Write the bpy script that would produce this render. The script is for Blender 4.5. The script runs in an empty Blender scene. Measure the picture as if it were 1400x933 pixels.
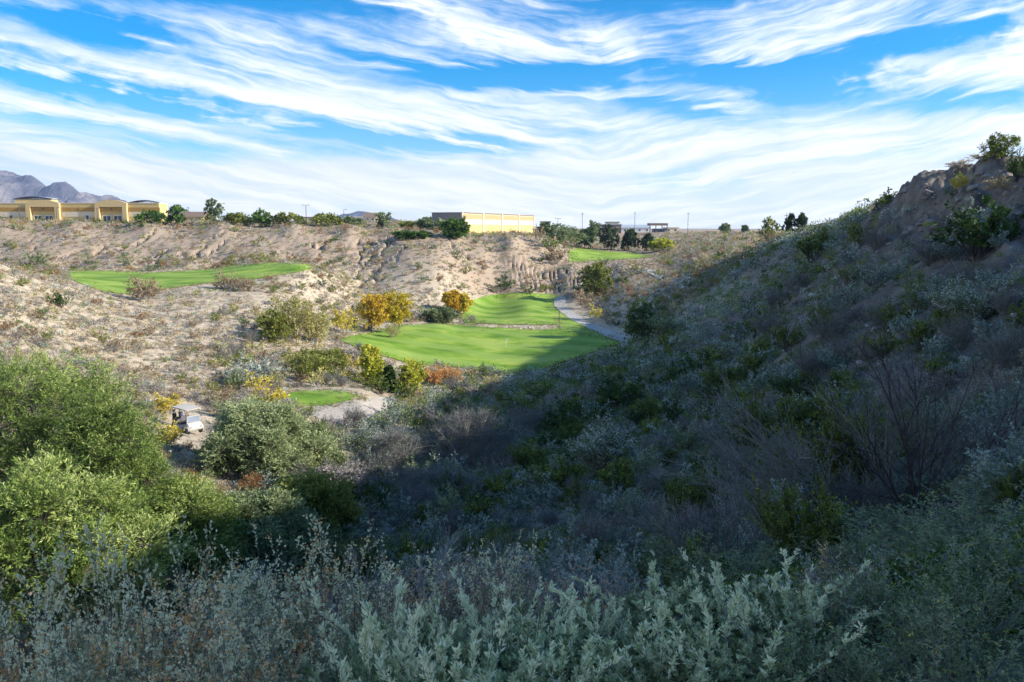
import bpy, math, random
import numpy as np
from mathutils import Vector, Matrix

SC = bpy.context.scene
COL = SC.collection
R = math.radians
rng = np.random.default_rng(7)
random.seed(7)

# ------------------------------------------------------------------ camera
F = 1089.0           # focal length in photo pixels (1400 wide)
HZ = 312.0           # horizon row
PITCH = math.atan((466.5 - HZ) / F)
SP, CP = math.sin(PITCH), math.cos(PITCH)
cam_data = bpy.data.cameras.new('camera')
cam_data.sensor_width = 36.0
cam_data.lens = 36.0 * F / 1400.0
cam_data.clip_start = 0.05
cam_data.clip_end = 40000
cam = bpy.data.objects.new('camera', cam_data)
COL.objects.link(cam)
cam.location = (0, 0, 0)
cam.rotation_euler = (math.pi / 2 - PITCH, 0, 0)
SC.camera = cam


def ray(px, py):
    a = (px - 700.0) / F
    b = -(py - 466.5) / F
    return np.array([a, b * SP + CP, b * CP - SP])


def P(px, py, Y):
    d = ray(px, py)
    return d * (Y / d[1])


# ------------------------------------------------------------------ object helpers
def tag(o, label=None, cat=None, group=None, kind=None):
    if label: o['label'] = label
    if cat: o['category'] = cat
    if group: o['group'] = group
    if kind: o['kind'] = kind
    return o


def link(name, data, parent=None, loc=None):
    o = bpy.data.objects.new(name, data)
    COL.objects.link(o)
    if parent is not None: o.parent = parent
    if loc is not None: o.location = loc
    return o


def empty(name, loc, rz=0.0):
    o = link(name, None)
    o.empty_display_size = 0.3
    o.location = loc
    o.rotation_euler = (0, 0, rz)
    return o


def copy_tree(o, parent=None):
    c = o.copy()
    COL.objects.link(c)
    if parent is not None: c.parent = parent
    for ch in KIDS.get(o.name, []):
        copy_tree(ch, c)
    return c


KIDS = {}


def quad_mesh(name, v, q, mats, tint=None, midx=None, smooth=False):
    """mesh out of numpy quads"""
    v = np.asarray(v, np.float32); q = np.asarray(q, np.int32)
    me = bpy.data.meshes.new(name)
    me.vertices.add(len(v)); me.vertices.foreach_set('co', v.ravel())
    k = q.shape[1]
    me.loops.add(q.size); me.loops.foreach_set('vertex_index', q.ravel())
    me.polygons.add(len(q))
    me.polygons.foreach_set('loop_start', np.arange(0, q.size, k, dtype=np.int32))
    me.polygons.foreach_set('loop_total', np.full(len(q), k, np.int32))
    for m in mats: me.materials.append(m)
    if midx is not None: me.polygons.foreach_set('material_index', np.asarray(midx, np.int32))
    me.polygons.foreach_set('use_smooth', np.full(len(q), smooth, bool))
    me.update(calc_edges=True)
    if tint is not None:
        a = me.attributes.new('tint', 'FLOAT', 'FACE')
        a.data.foreach_set('value', np.asarray(tint, np.float32))
    return me


class MB:
    """collects boxes, prisms and tubes in one mesh"""
    def __init__(s): s.v = []; s.f = []
    def add(s, vs, fs):
        n = len(s.v); s.v += [tuple(map(float, p)) for p in vs]; s.f += [tuple(i + n for i in f) for f in fs]; return s
    def box(s, x0, x1, y0, y1, z0, z1):
        return s.add([(x0,y0,z0),(x1,y0,z0),(x1,y1,z0),(x0,y1,z0),(x0,y0,z1),(x1,y0,z1),(x1,y1,z1),(x0,y1,z1)],
                     [(0,3,2,1),(4,5,6,7),(0,1,5,4),(1,2,6,5),(2,3,7,6),(3,0,4,7)])
    def prism(s, pts, y0, y1):
        """outline in x,z extruded along y"""
        n = len(pts)
        vs = [(x, y0, z) for x, z in pts] + [(x, y1, z) for x, z in pts]
        fs = [tuple(range(n)), tuple(range(2*n-1, n-1, -1))] + [(i, i+n, (i+1) % n+n, (i+1) % n) for i in range(n)]
        return s.add(vs, fs)
    def prismx(s, pts, x0, x1):
        n = len(pts)
        vs = [(x0, y, z) for y, z in pts] + [(x1, y, z) for y, z in pts]
        fs = [tuple(range(n)), tuple(range(2*n-1, n-1, -1))] + [(i, i+n, (i+1) % n+n, (i+1) % n) for i in range(n)]
        return s.add(vs, fs)
    def tube(s, pts, r0, r1=None, n=8, cap=True):
        pts = [Vector(p) for p in pts]; r1 = r0 if r1 is None else r1
        base = len(s.v); m = len(pts)
        for i, p in enumerate(pts):
            t = (pts[min(i+1, m-1)] - pts[max(i-1, 0)]).normalized()
            a = Vector((0, 0, 1)) if abs(t.z) < .9 else Vector((1, 0, 0))
            u = t.cross(a).normalized(); w = t.cross(u)
            r = r0 + (r1 - r0) * i / max(1, m-1)
            for k in range(n):
                an = 2*math.pi*k/n
                s.v.append(tuple(p + u*math.cos(an)*r + w*math.sin(an)*r))
        for i in range(m-1):
            for k in range(n):
                a = base+i*n+k; b = base+i*n+(k+1) % n
                s.f.append((a, b, b+n, a+n))
        if cap:
            s.f.append(tuple(base+k for k in range(n))[::-1]); s.f.append(tuple(base+(m-1)*n+k for k in range(n)))
        return s
    def build(s, name, mat, parent=None, loc=None, smooth=False, bevel=0):
        me = bpy.data.meshes.new(name); me.from_pydata(s.v, [], s.f); me.validate(); me.update()
        import bmesh as _b
        bm = _b.new(); bm.from_mesh(me); _b.ops.recalc_face_normals(bm, faces=bm.faces)
        if bevel: _b.ops.bevel(bm, geom=list(bm.edges), offset=bevel, segments=2, affect='EDGES', clamp_overlap=True)
        bm.to_mesh(me); bm.free()
        me.materials.append(mat)
        if smooth:
            for p in me.polygons: p.use_smooth = True
        return link(name, me, parent, loc)


# ------------------------------------------------------------------ materials
def new_mat(name):
    m = bpy.data.materials.new(name); m.use_nodes = True
    nt = m.node_tree; nt.nodes.clear()
    out = nt.nodes.new('ShaderNodeOutputMaterial')
    return m, nt, out


def ramp(nt, stops, fac=None):
    n = nt.nodes.new('ShaderNodeValToRGB'); e = n.color_ramp.elements
    while len(e) < len(stops): e.new(0.5)
    for el, (p, c) in zip(e, stops): el.position = p; el.color = (*c, 1)
    if fac is not None: nt.links.new(fac, n.inputs[0])
    return n.outputs[0]


def noise(nt, vec, scale, detail=4, rough=.6, dist=0):
    n = nt.nodes.new('ShaderNodeTexNoise'); n.inputs['Scale'].default_value = scale
    n.inputs['Detail'].default_value = detail; n.inputs['Roughness'].default_value = rough
    n.inputs['Distortion'].default_value = dist
    if vec is not None: nt.links.new(vec, n.inputs['Vector'])
    return n.outputs['Fac']


def mixc(nt, fac, a, b, mode='MIX'):
    n = nt.nodes.new('ShaderNodeMix'); n.data_type = 'RGBA'; n.blend_type = mode
    if isinstance(fac, float): n.inputs[0].default_value = fac
    else: nt.links.new(fac, n.inputs[0])
    for i, x in ((6, a), (7, b)):
        if isinstance(x, tuple): n.inputs[i].default_value = (*x, 1)
        else: nt.links.new(x, n.inputs[i])
    return n.outputs[2]


def mth(nt, op, a, b=None, c=None, clamp=False):
    n = nt.nodes.new('ShaderNodeMath'); n.operation = op; n.use_clamp = clamp
    for i, x in enumerate((a, b, c)):
        if x is None: continue
        if isinstance(x, (int, float)): n.inputs[i].default_value = x
        else: nt.links.new(x, n.inputs[i])
    return n.outputs[0]


def mapr(nt, x, a, b, c=0.0, d=1.0):
    n = nt.nodes.new('ShaderNodeMapRange'); n.interpolation_type = 'SMOOTHSTEP'
    nt.links.new(x, n.inputs[0])
    for i, v in enumerate((a, b, c, d)): n.inputs[i+1].default_value = v
    return n.outputs[0]


def bump(nt, h, strength, dist):
    n = nt.nodes.new('ShaderNodeBump'); n.inputs['Strength'].default_value = strength
    n.inputs['Distance'].default_value = dist; nt.links.new(h, n.inputs['Height'])
    return n.outputs[0]


def prin(nt, out, col, rough=.9, normal=None, spec=.2, metal=0):
    b = nt.nodes.new('ShaderNodeBsdfPrincipled')
    if isinstance(col, tuple): b.inputs['Base Color'].default_value = (*col, 1)
    else: nt.links.new(col, b.inputs['Base Color'])
    b.inputs['Roughness'].default_value = rough
    b.inputs['Specular IOR Level'].default_value = spec
    b.inputs['Metallic'].default_value = metal
    if normal is not None: nt.links.new(normal, b.inputs['Normal'])
    if out is not None: nt.links.new(b.outputs[0], out.inputs[0])
    return b.outputs[0]


def pos(nt): return nt.nodes.new('ShaderNodeNewGeometry').outputs['Position']


def attr(nt, name):
    n = nt.nodes.new('ShaderNodeAttribute'); n.attribute_name = name
    return n.outputs['Fac']


def leaf_mat(name, cols, transl=.3, rough=.65, vary=.25):
    """cols: three or more colours picked by the per-leaf tint"""
    m, nt, out = new_mat(name)
    t = attr(nt, 'tint')
    oi = nt.nodes.new('ShaderNodeObjectInfo')
    t2 = mth(nt, 'ADD', t, mth(nt, 'MULTIPLY', mth(nt, 'SUBTRACT', oi.outputs['Random'], .5), vary), clamp=True)
    c = ramp(nt, [(i / (len(cols) - 1), k) for i, k in enumerate(cols)], t2)
    s = prin(nt, None, c, rough, spec=.25)
    tr = nt.nodes.new('ShaderNodeBsdfTranslucent'); nt.links.new(c, tr.inputs[0])
    mx = nt.nodes.new('ShaderNodeMixShader'); mx.inputs[0].default_value = transl
    nt.links.new(s, mx.inputs[1]); nt.links.new(tr.outputs[0], mx.inputs[2]); nt.links.new(mx.outputs[0], out.inputs[0])
    return m


def bark_mat(name, c0, c1):
    m, nt, out = new_mat(name)
    n = noise(nt, pos(nt), 25, 3)
    prin(nt, out, ramp(nt, [(.3, c0), (.7, c1)], n), .9, bump(nt, n, .4, .02))
    return m


def flat_mat(name, c, rough=.8, metal=0, var=.12, scale=1.5, spec=.3):
    m, nt, out = new_mat(name)
    n = noise(nt, pos(nt), scale, 4)
    lo = tuple(x*(1-var) for x in c); hi = tuple(min(1, x*(1+var)) for x in c)
    prin(nt, out, ramp(nt, [(.3, lo), (.7, hi)], n), rough, spec=spec, metal=metal)
    return m


M = {}
M['bark'] = bark_mat('bark', (.10, .08, .06), (.20, .16, .12))
M['grey_twig'] = bark_mat('grey_twig', (.14, .135, .115), (.30, .29, .25))
M['pale_twig'] = bark_mat('pale_twig', (.38, .34, .30), (.60, .55, .48))
M['dark_twig'] = bark_mat('dark_twig', (.05, .045, .045), (.12, .10, .10))
LM = dict(
    mesquite=[(.08, .14, .03), (.19, .28, .055), (.34, .43, .11), (.54, .61, .23)],
    greygreen=[(.10, .14, .06), (.22, .28, .12), (.36, .42, .22)],
    darkgreen=[(.02, .055, .01), (.055, .12, .022), (.14, .22, .05)],
    brightgreen=[(.04, .10, .015), (.10, .20, .03), (.22, .32, .06)],
    creosote=[(.05, .08, .012), (.14, .20, .03), (.30, .36, .07)],
    olive=[(.12, .15, .02), (.25, .28, .05), (.38, .40, .11)],
    silver=[(.16, .21, .17), (.34, .41, .33), (.58, .63, .52)],
    saltblue=[(.10, .14, .11), (.26, .34, .27), (.52, .60, .50)],
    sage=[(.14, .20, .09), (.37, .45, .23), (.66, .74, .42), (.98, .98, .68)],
    yellow=[(.48, .38, .03), (.74, .60, .06), (.86, .76, .18)],
    gold=[(.48, .29, .02), (.74, .50, .05), (.86, .68, .12)],
    orange=[(.46, .20, .05), (.70, .36, .11), (.82, .54, .27)],
    paleyellow=[(.28, .26, .06), (.48, .44, .14), (.62, .58, .28)],
    yellowgreen=[(.24, .28, .02), (.50, .52, .05), (.72, .70, .12)],
    palegreen=[(.18, .23, .09), (.34, .40, .18), (.50, .56, .30)],
    mint=[(.18, .20, .11), (.44, .46, .27), (.86, .84, .54)],
    seed=[(.62, .30, .09), (.92, .56, .24), (.97, .74, .46)],
    tan=[(.20, .14, .08), (.38, .28, .16), (.55, .44, .28)],
    straw=[(.36, .28, .14), (.55, .45, .26), (.70, .60, .40)],
    greytan=[(.20, .17, .14), (.36, .32, .28), (.52, .48, .43)],
    rust=[(.20, .10, .04), (.34, .19, .08), (.46, .29, .14)],
    white=[(.45, .45, .36), (.62, .62, .52), (.78, .78, .70)],
    mauve=[(.08, .085, .085), (.18, .19, .19), (.34, .35, .35)],
    pine=[(.02, .05, .02), (.05, .09, .035), (.10, .15, .06)],
)
for k, c in LM.items(): M[k] = M['foliage_' + k] = leaf_mat('foliage_' + k, c)


# ------------------------------------------------------------------ terrain heights
def _hash(ix, iy, seed):
    h = (ix.astype(np.int64) * 374761393 + iy.astype(np.int64) * 668265263 + seed * 974711) & 0xffffffff
    h = ((h ^ (h >> 13)) * 1274126177) & 0xffffffff
    return ((h ^ (h >> 16)) & 0xffffff) / float(0xffffff)


def vnoise(x, y, seed=0):
    ix = np.floor(x); iy = np.floor(y); fx = x - ix; fy = y - iy
    fx = fx*fx*fx*(fx*(fx*6-15)+10); fy = fy*fy*fy*(fy*(fy*6-15)+10)
    a = _hash(ix, iy, seed); b = _hash(ix+1, iy, seed); c = _hash(ix, iy+1, seed); d = _hash(ix+1, iy+1, seed)
    return (a + (b-a)*fx)*(1-fy) + (c + (d-c)*fx)*fy


def fbm(x, y, seed=0, octs=4, gain=.5):
    s = 0; a = 1; t = 0
    for i in range(octs):
        s = s + a*vnoise(x*2**i+17.3*i, y*2**i-9.1*i, seed+i); t += a; a *= gain
    return s/t*2-1


def sm(x, a, b):
    t = np.clip((x-a)/(b-a), 0, 1); return t*t*(3-2*t)


CT = [  # px, py, Y : points of bare ground read off the photograph
 # far scarp on the left and the strip at its foot
 (-150,304,300),(0,305,300),(100,306,300),(200,307,300),(300,308,300),(400,310,300),(480,313,300),
 (-150,303,340),(0,304,340),(100,304.5,340),(200,305,340),(300,306,340),(400,307,340),(-150,304,420),(0,305,420),(200,306,420),(400,307,420),
 (-150,330,283),(0,332,282),(200,335,280),(400,336,280),
 (-150,362,255),(0,360,258),(100,364,254),(200,366,252),(300,364,254),(400,360,256),(450,352,266),
 # upper left fairway bench
 (-100,372,212),(80,373,210),(200,376,208),(300,371,212),(350,362,214),(420,361,214),(80,380,178),(160,400,154),(250,392,168),(340,384,180),(420,371,192),(200,388,180),
 # near left hillside
 (-200,352,100),(0,366,112),(60,390,118),(130,410,130),(200,417,143),(300,411,153),(360,397,168),
 (-200,430,62),(0,450,76),(100,480,84),(200,500,89),(300,500,97),(300,450,122),(350,440,136),(200,450,110),(100,430,105),
 (380,482,113),(430,500,108),(430,400,185),(450,386,200),(450,430,166),(480,432,182),
 (50,520,60),(200,545,69),(0,610,36),(0,800,25),(150,800,26),(250,850,23),(300,650,46),(400,650,50),(257,591,60),(180,600,50),(320,580,66),
 # small tee and sandy apron
 (370,548,81),(490,546,83),(430,536,87),(430,558,78),(470,568,77),(520,560,84),
 # gully and nose in the middle
 (490,395,232),(500,350,272),(560,347,262),(600,365,250),(560,400,226),(600,412,222),(655,391,262),(700,385,268),(540,318,300),(620,322,296),(700,330,290),(740,338,298),(700,355,288),(740,357,293),(660,345,284),(680,401,263),(650,322,330),(700,324,340),(620,318,330),(560,312,330),(500,309,330),(740,324,345),(490,420,205),(530,450,172),(490,335,285),
 # fairways
 (465,466,138),(500,480,128),(560,498,128),(640,505,128),(690,511,128),(735,507,130),(800,485,142),(850,470,156),(545,448,170),(600,444,180),(660,446,182),(720,449,182),(790,449,180),(620,475,150),(740,475,152),
 (600,446,190),(640,441,198),(700,441,198),(760,441,198),(640,425,222),(720,420,226),(740,404,262),(690,404,260),(650,412,244),
 # cart path, bluff and the grass above it
 (765,408,256),(810,450,190),(862,467,162),(820,415,236),
 (700,396,264),(760,400,268),(820,394,262),(850,384,258),(720,376,277),(780,363,288),(850,360,290),(780,358,300),(860,356,304),(790,341,352),(880,348,350),(830,334,410),(760,330,400),(900,330,420),
 (900,365,280),(900,385,235),(920,376,250),(880,400,215),
 (1000,318,470),(900,318,520),(1000,330,330),(950,345,300),(1000,350,230),(960,380,190),(960,430,150),
 # right hillside crest
 (1060,326,176),(1110,311,145),(1170,288,112),(1225,264,90),(1262,236,78),(1340,224,66),(1400,214,59),(1500,206,52),(1700,170,42),(1340,288,61.5),(1400,278,55.5),(1275,285,71),
 # right hillside face
 (1020,400,130),(1020,470,95),(900,470,135),(1100,350,115),(1100,420,78),(1100,500,51),(1100,600,31),(1100,700,16),
 (1250,300,72),(1250,400,52),(1250,500,36),(1250,600,23),(1250,700,13.5),(1400,300,48),(1400,400,37),(1400,500,26),(1400,600,16.5),(1400,700,10),
 (1550,300,38),(1550,500,20),(1000,560,55),(1000,650,32),(1000,740,17),(900,520,86),(900,600,52),(900,700,28),(800,505,122),(800,565,80),(800,650,46),(800,760,22),
 (700,560,92),(700,640,60),(700,740,32),(600,545,100),(550,562,88),(600,660,56),(500,640,62),(500,760,32),(400,760,32),
]
WT = [  # x, y, z
 (0,0,-1.7),(-3,0,-2.3),(3,0,-1.1),(0,-5,-1.0),(-8,-6,-3.5),(8,-4,1.0),(0,2.5,-2.05),(-2.5,2.5,-2.6),(2.5,2.5,-1.75),(-3.5,4.5,-3.5),(0,4.5,-2.75),(4,4.5,-2.0),
 (-6,7,-5.5),(-1,7,-4.2),(4,7.5,-3.1),(8,8,-1.9),(2,11,-5.8),(-2,12,-7.4),(-8,12,-8.4),(-6,20,-11.2),(2,18,-8.9),(-15,15,-10.5),(-18,5,-10),(-30,20,-10),(-30,0,-9.5),(-12,-10,-6),
 (12,4,2.2),(20,4,9.5),(28,4,13),(14,-3,5),(22,-3,11),(15,12,1.5),(22,14,7.0),(30,22,10.2),(38,34,10.3),(45,45,9.0),(60,60,7.0),(40,0,14),(60,10,11),(12,-15,6),(20,-20,10),(40,-30,12),
 (0,-20,3),(-20,-25,-3),(0,-60,6),(-50,-20,-6),(-60,30,-5),(-80,60,-3),(-120,100,-4),(-100,0,0),(-150,150,-12),(-220,190,-10),(-250,300,2.2),(-400,300,1.5),(-200,100,-1),(-300,0,4),
 (80,90,5.0),(100,130,3.0),(130,220,0),(120,60,6),(200,100,5),(300,0,6),(200,300,-3),(0,-300,6),(-300,-300,5),(300,-300,6),
 (-300,600,2),(-100,600,1.6),(0,700,.5),(150,700,-5),(300,700,-6),(700,700,-6),(-700,300,3),(700,0,0),(0,-900,5),
]
for px, py, Y in [(1060,328,176),(1110,313,145),(1170,290,112),(1225,266,90),(1262,240,78),(1300,234,72),(1340,229,66),(1400,222,59),(1500,206,52)]:
    CT += [(px, py, Y*1.05), (px, py+7, Y*1.2), (px, py+18, Y*1.5)]
cx, cz = [], []
for px, py, Y in CT:
    p = P(px, py, Y); cx.append((p[0], p[1])); cz.append(p[2])
for x, y, z in WT:
    cx.append((x, y)); cz.append(z)
for k in range(16):
    a = k*math.pi/8
    for rr in (2500, 12000):
        cx.append((rr*math.sin(a), rr*math.cos(a))); cz.append(-4.0 - rr*.0006)
cx = np.array(cx); cz = np.array(cz)


def warp(x, y):
    r = np.sqrt(x*x+y*y)+1e-6
    L = np.log(1+r/6.0)
    return np.stack([x/r*L, y/r*L], -1), r


cw, cr = warp(cx[:, 0], cx[:, 1])
EPS2 = 0.03**2
Am = np.sqrt(((cw[:, None]-cw[None])**2).sum(-1)+EPS2)
n_ = len(cw)
A2 = np.zeros((n_+3, n_+3)); A2[:n_, :n_] = Am + np.eye(n_)*-0.004
A2[:n_, n_] = 1; A2[:n_, n_+1:] = cw; A2[n_, :n_] = 1; A2[n_+1:, :n_] = cw.T
sol = np.linalg.solve(A2, np.concatenate([cz/(cr+4), [0, 0, 0]]))


def base_h(x, y):
    shp = x.shape; x = x.ravel(); y = y.ravel()
    out = np.empty(len(x))
    for i in range(0, len(x), 20000):
        w, r = warp(x[i:i+20000], y[i:i+20000])
        d = np.zeros((len(w), n_))
        d = np.sqrt(np.maximum(((w[:, None, :]-cw[None])**2).sum(-1), 0)+EPS2)
        out[i:i+20000] = (d@sol[:n_] + sol[n_] + w@sol[n_+1:])*(r+4)
    return out.reshape(shp)


thv = np.concatenate([np.linspace(-180, -60, 40)[:-1], np.linspace(-60, -36, 60)[:-1], np.linspace(-36, 36, 760)[:-1], np.linspace(36, 75, 110)[:-1], np.linspace(75, 180, 40)])
rv = np.concatenate([np.geomspace(.4, 5, 40)[:-1], np.geomspace(5, 50, 150)[:-1], np.geomspace(50, 420, 400)[:-1], np.geomspace(420, 7600, 50)])
TH, RR = np.meshgrid(np.radians(thv), rv, indexing='ij')
GX = RR*np.sin(TH); GY = RR*np.cos(TH)
PXI = 700 + F*np.tan(np.clip(TH, -1.2, 1.2))


def detail(x, y, z, pxi):
    r = np.sqrt(x*x+y*y)
    d = fbm(x/14, y/14, 1, 4)*.55*sm(r, 8, 40)*(1-.5*sm(y, 215, 255)) + fbm(x/1.7, y/1.7, 5, 3)*.10*sm(r, 3, 12)
    flat = np.zeros_like(x)
    # mown benches stay smooth
    def box(x0, x1, y0, y1, f=6):
        return sm(x, x0-f, x0)*(1-sm(x, x1, x1+f))*sm(y, y0-f, y0)*(1-sm(y, y1, y1+f))
    flat = np.maximum(flat, box(-34, 30, 128, 182)); flat = np.maximum(flat, box(-14, 20, 196, 266))
    flat = np.maximum(flat, box(-120, -42, 158, 214)); flat = np.maximum(flat, box(-27, -14, 77, 88, 2)); flat = np.maximum(flat, box(18, 70, 298, 352))
    d = d*(1-flat) + flat*fbm(x/22, y/22, 9, 2)*.35*sm(r, 100, 130)
    # gullies down the far scarp
    ms = sm(y, 252, 264)*(1-sm(y, 288, 301))*(1-sm(x, -50, -30))
    g = np.abs(fbm(x/11+fbm(x/20, y/20, 3)*.8, y/70, 20, 3)); g2 = np.abs(fbm(x/3.6, y/40, 24, 2))
    d += ms*(-1.9*(1-sm(g, 0, .05)) - .3*(1-sm(g2, 0, .2)) + .2*fbm(x/2, y/5, 26, 2))
    # middle nose gullies
    mn = sm(y, 205, 230)*(1-sm(y, 280, 300))*sm(x, -62, -48)*(1-sm(x, -4, 4))
    g = np.abs(fbm(x/9+fbm(x/16, y/16, 13)*.7, y/30, 33, 3))
    d += mn*(1-flat)*(-1.3*(1-sm(g, 0, .08)) + fbm(x/6, y/9, 37, 4)*.28)
    # rilled clay bluff
    mb = sm(y, 264, 270)*(1-sm(y, 283, 291))*sm(x, -6, 6)*(1-sm(x, 42, 50))
    fl = np.abs(np.sin(x*math.pi/1.7 + fbm(x/4, y/10, 41, 3)*3.6))
    d += mb*(-1.9*(1-sm(fl, 0, .6))*(.75+.5*fbm(x/6, y/6, 43, 2)) + .6 + .3*fbm(x/1.5, y/4, 44, 2))
    # left sunlit hillside: low hummocks and rills
    ml = (1-sm(x, -32, -18))*sm(y, 50, 70)*(1-sm(y, 150, 165))
    d += ml*(fbm(x/4, y/4, 51, 3)*.32)
    # right hillside: rocky ribs running down to the valley, broken cliff along the crest
    mr = sm(x, 12, 24)*(1-sm(y, 150, 190))*sm(y, -5, 12)
    rib = fbm((x*.35+y)/5.5, x/26, 61, 4)
    d += mr*(rib*1.1 + fbm(x/3, y/3, 65, 4)*.5) + sm(x, 6, 14)*sm(y, 8, 20)*(1-sm(y, 100, 150))*fbm(x/.9, y/.9, 68, 2)*.12
    top = sm(z, -3.5, 1.0)*(1-sm(y, 110, 150))*sm(x, 20, 27)*sm(y, 0, 20)
    cr_ = 1-np.abs(fbm(x/6, y/6, 71, 4))*2
    st_ = fbm(x/5, y/5, 78, 2)*1.5+z*1.1
    d += top*(-1.3*np.abs(fbm(y/2.3+fbm(x/4, y/4, 82, 2), x/9, 81, 4))**.7-.1)+top*(cr_*1.3-.85) + top*np.abs(fbm(x/2.2, y/2.2, 75, 3))*-1.3 + top*.35*np.sin(st_*2.4) + top*(.45*np.abs(fbm(x/1.1, y/1.1, 84, 3)) + .25*np.sign(fbm(x/1.6, y/1.6, 86, 2))*np.abs(fbm(x/.8, y/.8, 87, 2)))
    return d


def coarse(n, k):
    i = np.arange(0, n, k); return i if i[-1] == n-1 else np.append(i, n-1)
ci, cj = coarse(GX.shape[0], 3), coarse(GX.shape[1], 3)
GC = base_h(GX[np.ix_(ci, cj)], GY[np.ix_(ci, cj)])
GC = np.stack([np.interp(np.arange(GX.shape[1]), cj, r_) for r_ in GC])
GZ = np.stack([np.interp(np.arange(GX.shape[0]), ci, c_) for c_ in GC.T]).T
GZ = GZ + detail(GX, GY, GZ, PXI)
thr = np.radians(thv)


def H(x, y):
    x = np.atleast_1d(np.asarray(x, float)); y = np.atleast_1d(np.asarray(y, float))
    t = np.arctan2(x, y); r = np.hypot(x, y)
    fi = np.interp(t, thr, np.arange(len(thr))); fj = np.interp(r, rv, np.arange(len(rv)))
    i = np.minimum(fi.astype(int), len(thr)-2); j = np.minimum(fj.astype(int), len(rv)-2)
    a = fi-i; b = fj-j
    return (GZ[i, j]*(1-a)+GZ[i+1, j]*a)*(1-b) + (GZ[i, j+1]*(1-a)+GZ[i+1, j+1]*a)*b


MARCH = np.geomspace(1.5, 900, 2200)


def hit(px, py, ymin=0, ymax=900):
    """first point of the ground seen through a photo pixel"""
    d = ray(px, py); t = MARCH/d[1]
    x, y, z = d[0]*t, d[1]*t, d[2]*t
    k = np.where((z <= H(x, y)) & (y > ymin))[0]
    if len(k) == 0 or y[k[0]] > ymax: return None
    k = k[0]
    return np.array([x[k], y[k], H(x[k], y[k])[0]])


def visible(x, y, ztop):
    """is a point above the ground in view past the ground between"""
    f = np.linspace(.02, .985, 90)[None]
    h = H((x[:, None]*f).ravel(), (y[:, None]*f).ravel()).reshape(len(x), -1)
    return (ztop[:, None]*f > h).all(1)


# ------------------------------------------------------------------ ground sheet
nT, nR = GX.shape
idx = np.arange(nT*nR).reshape(nT, nR)
q = np.stack([idx[:-1, :-1], idx[1:, :-1], idx[1:, 1:], idx[:-1, 1:]], -1).reshape(-1, 4)[:, ::-1]


def ground_mat():
    m, nt, out = new_mat('desert_soil')
    p = pos(nt)
    n1 = noise(nt, p, .05, 5); n2 = noise(nt, p, .6, 6, .65); n3 = noise(nt, p, 4, 5, .7); n4 = noise(nt, p, 22, 4, .7)
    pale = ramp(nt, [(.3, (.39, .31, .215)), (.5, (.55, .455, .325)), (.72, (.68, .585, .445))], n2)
    dark = ramp(nt, [(.3, (.08, .075, .065)), (.5, (.17, .15, .13)), (.72, (.30, .265, .23))], n2)  # grey-brown soil, darkened further to deepen the shade between the shrubs
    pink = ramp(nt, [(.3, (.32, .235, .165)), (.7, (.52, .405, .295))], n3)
    c = mixc(nt, attr(nt, 'shade_darkened_soil'), pale, dark)
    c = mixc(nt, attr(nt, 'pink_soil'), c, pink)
    n5 = noise(nt, p, 1.1, 5, .7); c = mixc(nt, mapr(nt, n5, .54, .66, 0, .55), c, (.23, .175, .125))
    spk = mapr(nt, n3, .56, .70)
    c = mixc(nt, mth(nt, 'MULTIPLY', spk, .55), c, (.20, .16, .115))
    spk2 = mapr(nt, n4, .60, .68)
    c = mixc(nt, mth(nt, 'MULTIPLY', spk2, .5), c, (.56, .49, .40))
    vo = nt.nodes.new('ShaderNodeTexVoronoi'); vo.inputs['Scale'].default_value = 3.0; nt.links.new(p, vo.inputs['Vector'])
    hgt = mth(nt, 'ADD', mth(nt, 'MULTIPLY', n3, .6), mth(nt, 'MULTIPLY', n4, .25))
    hgt = mth(nt, 'ADD', hgt, mth(nt, 'MULTIPLY', vo.outputs['Distance'], .3))
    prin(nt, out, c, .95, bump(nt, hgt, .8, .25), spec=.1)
    return m


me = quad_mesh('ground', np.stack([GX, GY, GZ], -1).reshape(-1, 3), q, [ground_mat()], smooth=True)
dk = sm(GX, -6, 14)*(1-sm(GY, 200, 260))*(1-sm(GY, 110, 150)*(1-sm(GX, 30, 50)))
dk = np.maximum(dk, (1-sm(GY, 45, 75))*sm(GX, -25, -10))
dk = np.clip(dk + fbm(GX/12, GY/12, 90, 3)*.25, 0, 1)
a = me.attributes.new('shade_darkened_soil', 'FLOAT', 'POINT'); a.data.foreach_set('value', dk.ravel().astype(np.float32))
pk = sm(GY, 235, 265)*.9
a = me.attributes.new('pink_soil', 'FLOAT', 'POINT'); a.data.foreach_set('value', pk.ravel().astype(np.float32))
ground = link('ground', me); tag(ground, 'tan desert soil of the canyon slopes and mesa', kind='structure')


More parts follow.
